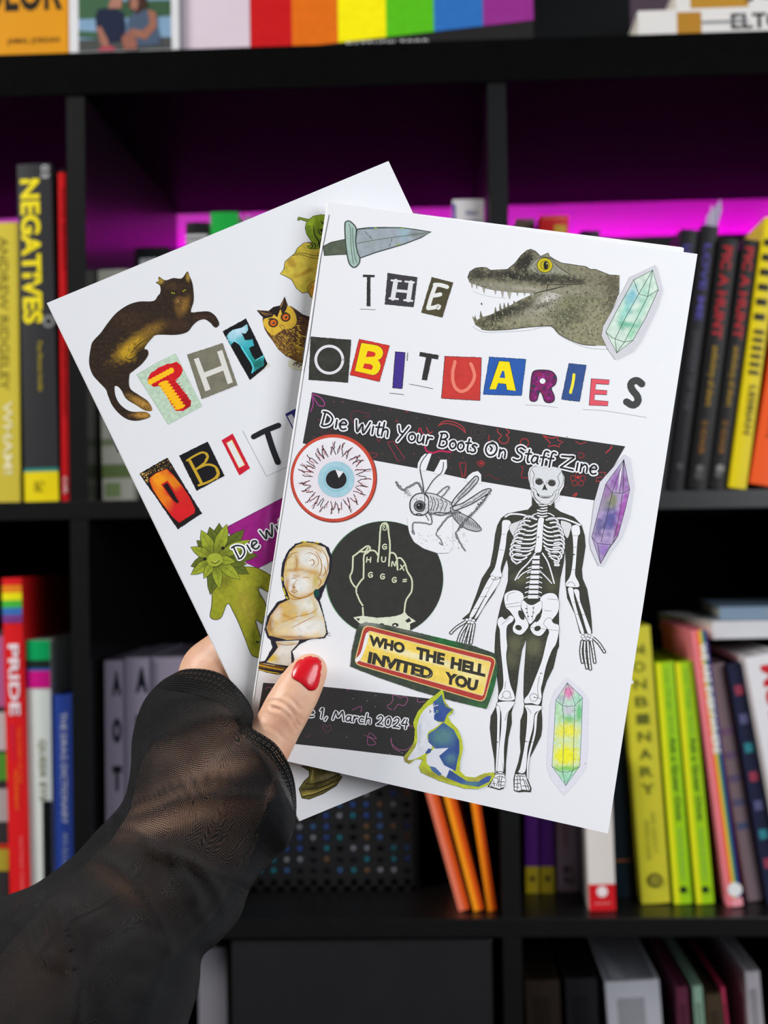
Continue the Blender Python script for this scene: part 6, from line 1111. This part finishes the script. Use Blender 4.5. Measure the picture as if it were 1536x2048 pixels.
# sleeve: rings through silhouette points; near side explicit, far side wraps behind the hand
NS = 40; FS = 26
def resample(P, n):
    P = catmull3(P, 6); L = [0]
    for i in range(1, len(P)): L.append(L[-1]+(P[i]-P[i-1]).length)
    out = []; j = 0
    for k in range(n):
        t = L[-1]*k/(n-1)
        while j < len(L)-2 and L[j+1] < t: j += 1
        f_ = (t-L[j])/max(1e-9, L[j+1]-L[j]); out.append(P[j].lerp(P[j+1], min(1, max(0, f_))))
    return out
def catmull3(P, n=6):
    out = []; N = len(P)
    for i in range(N-1):
        p0 = P[max(0, i-1)]; p1 = P[i]; p2 = P[i+1]; p3 = P[min(N-1, i+2)]
        for k in range(n):
            t = k/n; out.append(.5*((2*p1)+(-p0+p2)*t+(2*p0-5*p1+4*p2-p3)*t*t+(-p0+3*p1-3*p2+p3)*t**3))
    out.append(P[-1].copy()); return out
def ring(near, far):
    a_ = resample([Vector(p) for p in near], NS); b_ = resample([Vector(p) for p in far], FS+2)[1:-1]
    return a_+b_
def std(L, R, dc, rd, bow=0.0):
    L = Vector((L[0], L[1], 0)); R = Vector((R[0], R[1], 0)); n = Vector((R.y-L.y, -(R.x-L.x), 0)).normalized()
    nr = []; fr = []
    for i in range(9):
        t = i/8; th = pi*t; s_ = (1-cos(th))/2; p = L.lerp(R, s_)+n*bow*sin(th); p.z = dc-rd*sin(th); nr.append(p)
        p = R.lerp(L, s_); p.z = dc+rd*sin(th)*.9; fr.append(p)
    return ring(nr, fr)
DF = 'D'
st = [
 ring([(350, 1346, .512), (362, 1340, .502), (385, 1337, .497), (420, 1340, .494), (450, 1352, .4935), (478, 1378, .490), (500, 1408, .483), (508, 1432, .474), (504, 1455, .466), (524, 1468, .464), (552, 1488, .465), (574, 1520, .468), (588, 1558, .474), (593, 1600, .480), (592, 1640, .484)],
      [(592, 1640, .484), (560, 1628, .487), (525, 1590, .489), (495, 1545, .500), (480, 1500, .534), (440, 1430, .540), (390, 1380, .540), (350, 1346, .512)]),
 ring([(318, 1366, .510), (335, 1372, .499), (365, 1376, .493), (400, 1384, .489), (440, 1400, .483), (468, 1425, .472), (480, 1450, .466), (500, 1480, .463), (530, 1500, .463), (556, 1530, .466), (576, 1568, .471), (588, 1610, .477), (591, 1648, .481)],
      [(591, 1648, .481), (560, 1640, .485), (520, 1610, .488), (480, 1570, .500), (460, 1520, .534), (410, 1450, .540), (350, 1400, .538), (318, 1366, .510)]),
 ring([(286, 1405, .508), (310, 1420, .495), (350, 1425, .487), (400, 1432, .479), (440, 1450, .469), (480, 1490, .462), (520, 1530, .461), (555, 1585, .465), (580, 1635, .471), (588, 1662, .476)],
      [(588, 1662, .476), (550, 1660, .482), (500, 1630, .488), (450, 1590, .505), (420, 1530, .535), (360, 1460, .540), (310, 1425, .530), (286, 1405, .508)]),
 ring([(265, 1470, .505), (290, 1485, .490), (340, 1490, .478), (400, 1500, .467), (450, 1530, .461), (500, 1580, .459), (545, 1640, .463), (572, 1680, .470), (575, 1694, .474)],
      [(575, 1694, .474), (530, 1690, .482), (480, 1665, .490), (420, 1620, .512), (370, 1560, .532), (320, 1510, .535), (280, 1480, .525), (265, 1470, .505)]),
 std((260, 1545), (545, 1722), .491, .034, 6), std((243, 1606), (512, 1758), .487, .033, 4), std((192, 1662), (494, 1794), .481, .034, 2), std((146, 1712), (478, 1838), .474, .036), std((70, 1768), (438, 1884), .466, .037),
 std((-10, 1800), (405, 1915), .457, .039), std((-90, 1850), (398, 1970), .447, .040), std((-150, 1940), (378, 2042), .437, .042), std((-190, 2040), (340, 2150), .427, .043), std((-230, 2140), (290, 2260), .417, .044), std((-300, 2260), (200, 2400), .400, .046)]
SUB = 7; NR = NS+FS; rings = []
for i in range(len(st)-1):
    for k in range(SUB):
        t = k/SUB; r_ = []
        for j in range(NR):
            p0 = st[max(0, i-1)][j]; p1 = st[i][j]; p2 = st[i+1][j]; p3 = st[min(len(st)-1, i+2)][j]
            r_.append(.5*((2*p1)+(-p0+p2)*t+(2*p0-5*p1+4*p2-p3)*t*t+(-p0+3*p1-3*p2+p3)*t**3))
        rings.append(r_)
rings.append(st[-1])
folds = [([(268, 1545), (300, 1500), (350, 1462), (430, 1432), (478, 1436)], 2.6, 9), ([(250, 1618), (310, 1590), (380, 1566), (470, 1556)], 2.2, 9), ([(238, 1640), (300, 1625), (370, 1598), (470, 1590), (560, 1600)], 2.6, 10), ([(190, 1668), (250, 1660), (310, 1690), (360, 1740), (400, 1800)], 3.0, 11),
         ([(150, 1722), (210, 1720), (260, 1760), (310, 1830), (340, 1900)], 3.0, 13), ([(70, 1790), (120, 1810), (140, 1880), (155, 1960), (150, 2040)], 3.4, 14), ([(20, 1830), (60, 1860), (90, 1920)], 2.4, 12), ([(330, 1700), (420, 1740), (500, 1760)], 2.0, 12), ([(360, 1760), (420, 1860), (410, 1950)], 2.4, 14), ([(300, 1700), (380, 1720), (440, 1790), (450, 1850)], 2.4, 10), ([(500, 1490), (540, 1540), (570, 1610), (570, 1660)], 1.6, 10), ([(280, 1440), (330, 1405), (390, 1392), (450, 1402)], 1.2, 7)]
folds = [(catmull(c, 5), a_, w_) for c, a_, w_ in folds]
V = []; UVc = []; v_acc = [0.0]*NR
prev = None
for ri, r_ in enumerate(rings):
    row = []
    for j, p in enumerate(r_):
        d_ = 0.0
        if j < NS and ri > 1:
            e_ = sin(pi*j/(NS-1))**.6
            for c, a_, w_ in folds:
                q = segd(c, p.x, p.y)
                if q < w_*3: d_ -= a_*.0017*exp(-(q/w_)**2)*e_
            d_ += .0022*noise.noise(Vector((p.x*.018, p.y*.026, 1.3)))*e_
        row.append(atd(p.x, p.y, p.z+d_))
    u = 0.0
    for j, q in enumerate(row):
        if j: u += (q-row[j-1]).length
        if prev: v_acc[j] += (q-prev[j]).length
        UVc.append((u, v_acc[j]))
    V += row; prev = row
F = []
for i in range(len(rings)-1):
    for j in range(NR):
        k = (j+1) % NR; F.append((i*NR+j, i*NR+k, (i+1)*NR+k, (i+1)*NR+j))
def mesh_fabric(name, col, cell, thr, bump, thr2=None):
    m = bpy.data.materials.new(name); m.use_nodes = True; nt = m.node_tree; b = nt.nodes['Principled BSDF']
    b.inputs['Base Color'].default_value = lin(col)+(1,); b.inputs['Roughness'].default_value = .75; b.inputs['Sheen Weight'].default_value = .04; b.inputs['Sheen Roughness'].default_value = .5
    b.inputs['Specular IOR Level'].default_value = .12
    tc = nt.nodes.new('ShaderNodeUVMap'); sp = nt.nodes.new('ShaderNodeSeparateXYZ'); nt.links.new(tc.outputs[0], sp.inputs[0])
    def mth(op, a_, b2=None):
        n = nt.nodes.new('ShaderNodeMath'); n.operation = op
        for i, q in enumerate((a_, b2)):
            if q is None: continue
            if isinstance(q, (int, float)): n.inputs[i].default_value = q
            else: nt.links.new(q, n.inputs[i])
        return n.outputs[0]
    k = 2*pi/cell
    u_ = mth('MULTIPLY', sp.outputs[0], k); v_ = mth('MULTIPLY', sp.outputs[1], k*.9)
    s1 = mth('MULTIPLY', mth('SINE', u_), mth('SINE', v_))
    h = mth('ABSOLUTE', s1)
    if thr2 is None: hole = mth('GREATER_THAN', h, thr)
    else:
        at = nt.nodes.new('ShaderNodeAttribute'); at.attribute_name = 'stretch'
        tv = mth('ADD', mth('MULTIPLY', at.outputs['Fac'], thr2-thr), thr); hole = mth('GREATER_THAN', h, tv)
    tr = nt.nodes.new('ShaderNodeBsdfTransparent'); mx = nt.nodes.new('ShaderNodeMixShader'); out = nt.nodes['Material Output']
    nt.links.new(hole, mx.inputs[0]); nt.links.new(b.outputs[0], mx.inputs[1]); nt.links.new(tr.outputs[0], mx.inputs[2]); nt.links.new(mx.outputs[0], out.inputs[0])
    bp = nt.nodes.new('ShaderNodeBump'); bp.inputs['Strength'].default_value = bump; bp.inputs['Distance'].default_value = .0003; bp.invert = True
    nt.links.new(h, bp.inputs['Height']); nt.links.new(bp.outputs[0], b.inputs['Normal'])
    return m
def sleeve_mesh(name, V, F, UVc, m):
    me = bpy.data.meshes.new(name); me.from_pydata(V, [], F); ul = me.uv_layers.new(name='UVMap')
    for lp in me.loops: ul.data[lp.index].uv = UVc[lp.vertex_index]
    me.polygons.foreach_set('use_smooth', [True]*len(me.polygons)); me.materials.append(m); return me
# open the seam so the weave does not smear across it
F = [f for f in F if not (f[1] % NR == 0)]
for i in range(len(rings)): pass
base = len(V)
for i in range(len(rings)): V.append(V[i*NR].copy()); u = UVc[i*NR+NR-1][0]+(V[i*NR]-V[i*NR+NR-1]).length; UVc.append((u, UVc[i*NR][1]))
for i in range(len(rings)-1): F.append((i*NR+NR-1, base+i, base+i+1, (i+1)*NR+NR-1))
slv = own(link('sleeve', sleeve_mesh('sleeve', V, F, UVc, mesh_fabric('sheer_black_mesh', (20, 20, 22), .0014, .90, .8, .34))), person)
# doubled hem along the cuff opening
nh = 9; HV = []; HU = []; HF = []
for i in range(nh):
    for j in range(NS):
        q = V[i*NR+j]; t = (CP-q).normalized(); HV.append(q+t*(.0007+.0005*sin(pi*i/(nh-1)))); HU.append(UVc[i*NR+j])
for i in range(nh-1):
    for j in range(NS-1): HF.append((i*NS+j, i*NS+j+1, (i+1)*NS+j+1, (i+1)*NS+j))
at_ = slv.data.attributes.new('stretch', 'FLOAT', 'POINT')
SP = [(400, 1490, 95, 45, -18, .75), (330, 1592, 130, 20, -22, 1.0), (440, 1545, 120, 18, -14, .8), (320, 1650, 90, 15, -14, 1.0), (440, 1615, 110, 30, -5, .7), (235, 1765, 70, 17, 32, .8), (330, 1790, 30, 60, -40, .35), (60, 1930, 90, 90, 0, .3), (470, 1690, 70, 40, 0, .35), (300, 1480, 30, 20, 0, .2)]
vals = []
for v in slv.data.vertices:
    x, y, d = to_px(v.co); s_ = 0
    for bx, by_, rx, ry, an, st_ in SP:
        ca, sa = cos(math.radians(an)), sin(math.radians(an)); dx, dy = x-bx, y-by_; u = (dx*ca+dy*sa)/rx; w_ = (-dx*sa+dy*ca)/ry; s_ += st_*exp(-(u*u+w_*w_)*.8)
    fo = 0
    for c, a_, w2 in folds:
        q = segd(c, x, y)
        if q < w2*2: fo = max(fo, exp(-(q/(w2*.7))**2))
    vals.append(max(0, min(1, s_))*(1-.75*fo))
at_.data.foreach_set('value', vals)
hem = link('cuff_hem', sleeve_mesh('cuff_hem', HV, HF, HU, mesh_fabric('coarse_black_mesh', (16, 16, 17), .0021, .66, 1.0))); hem.parent = slv
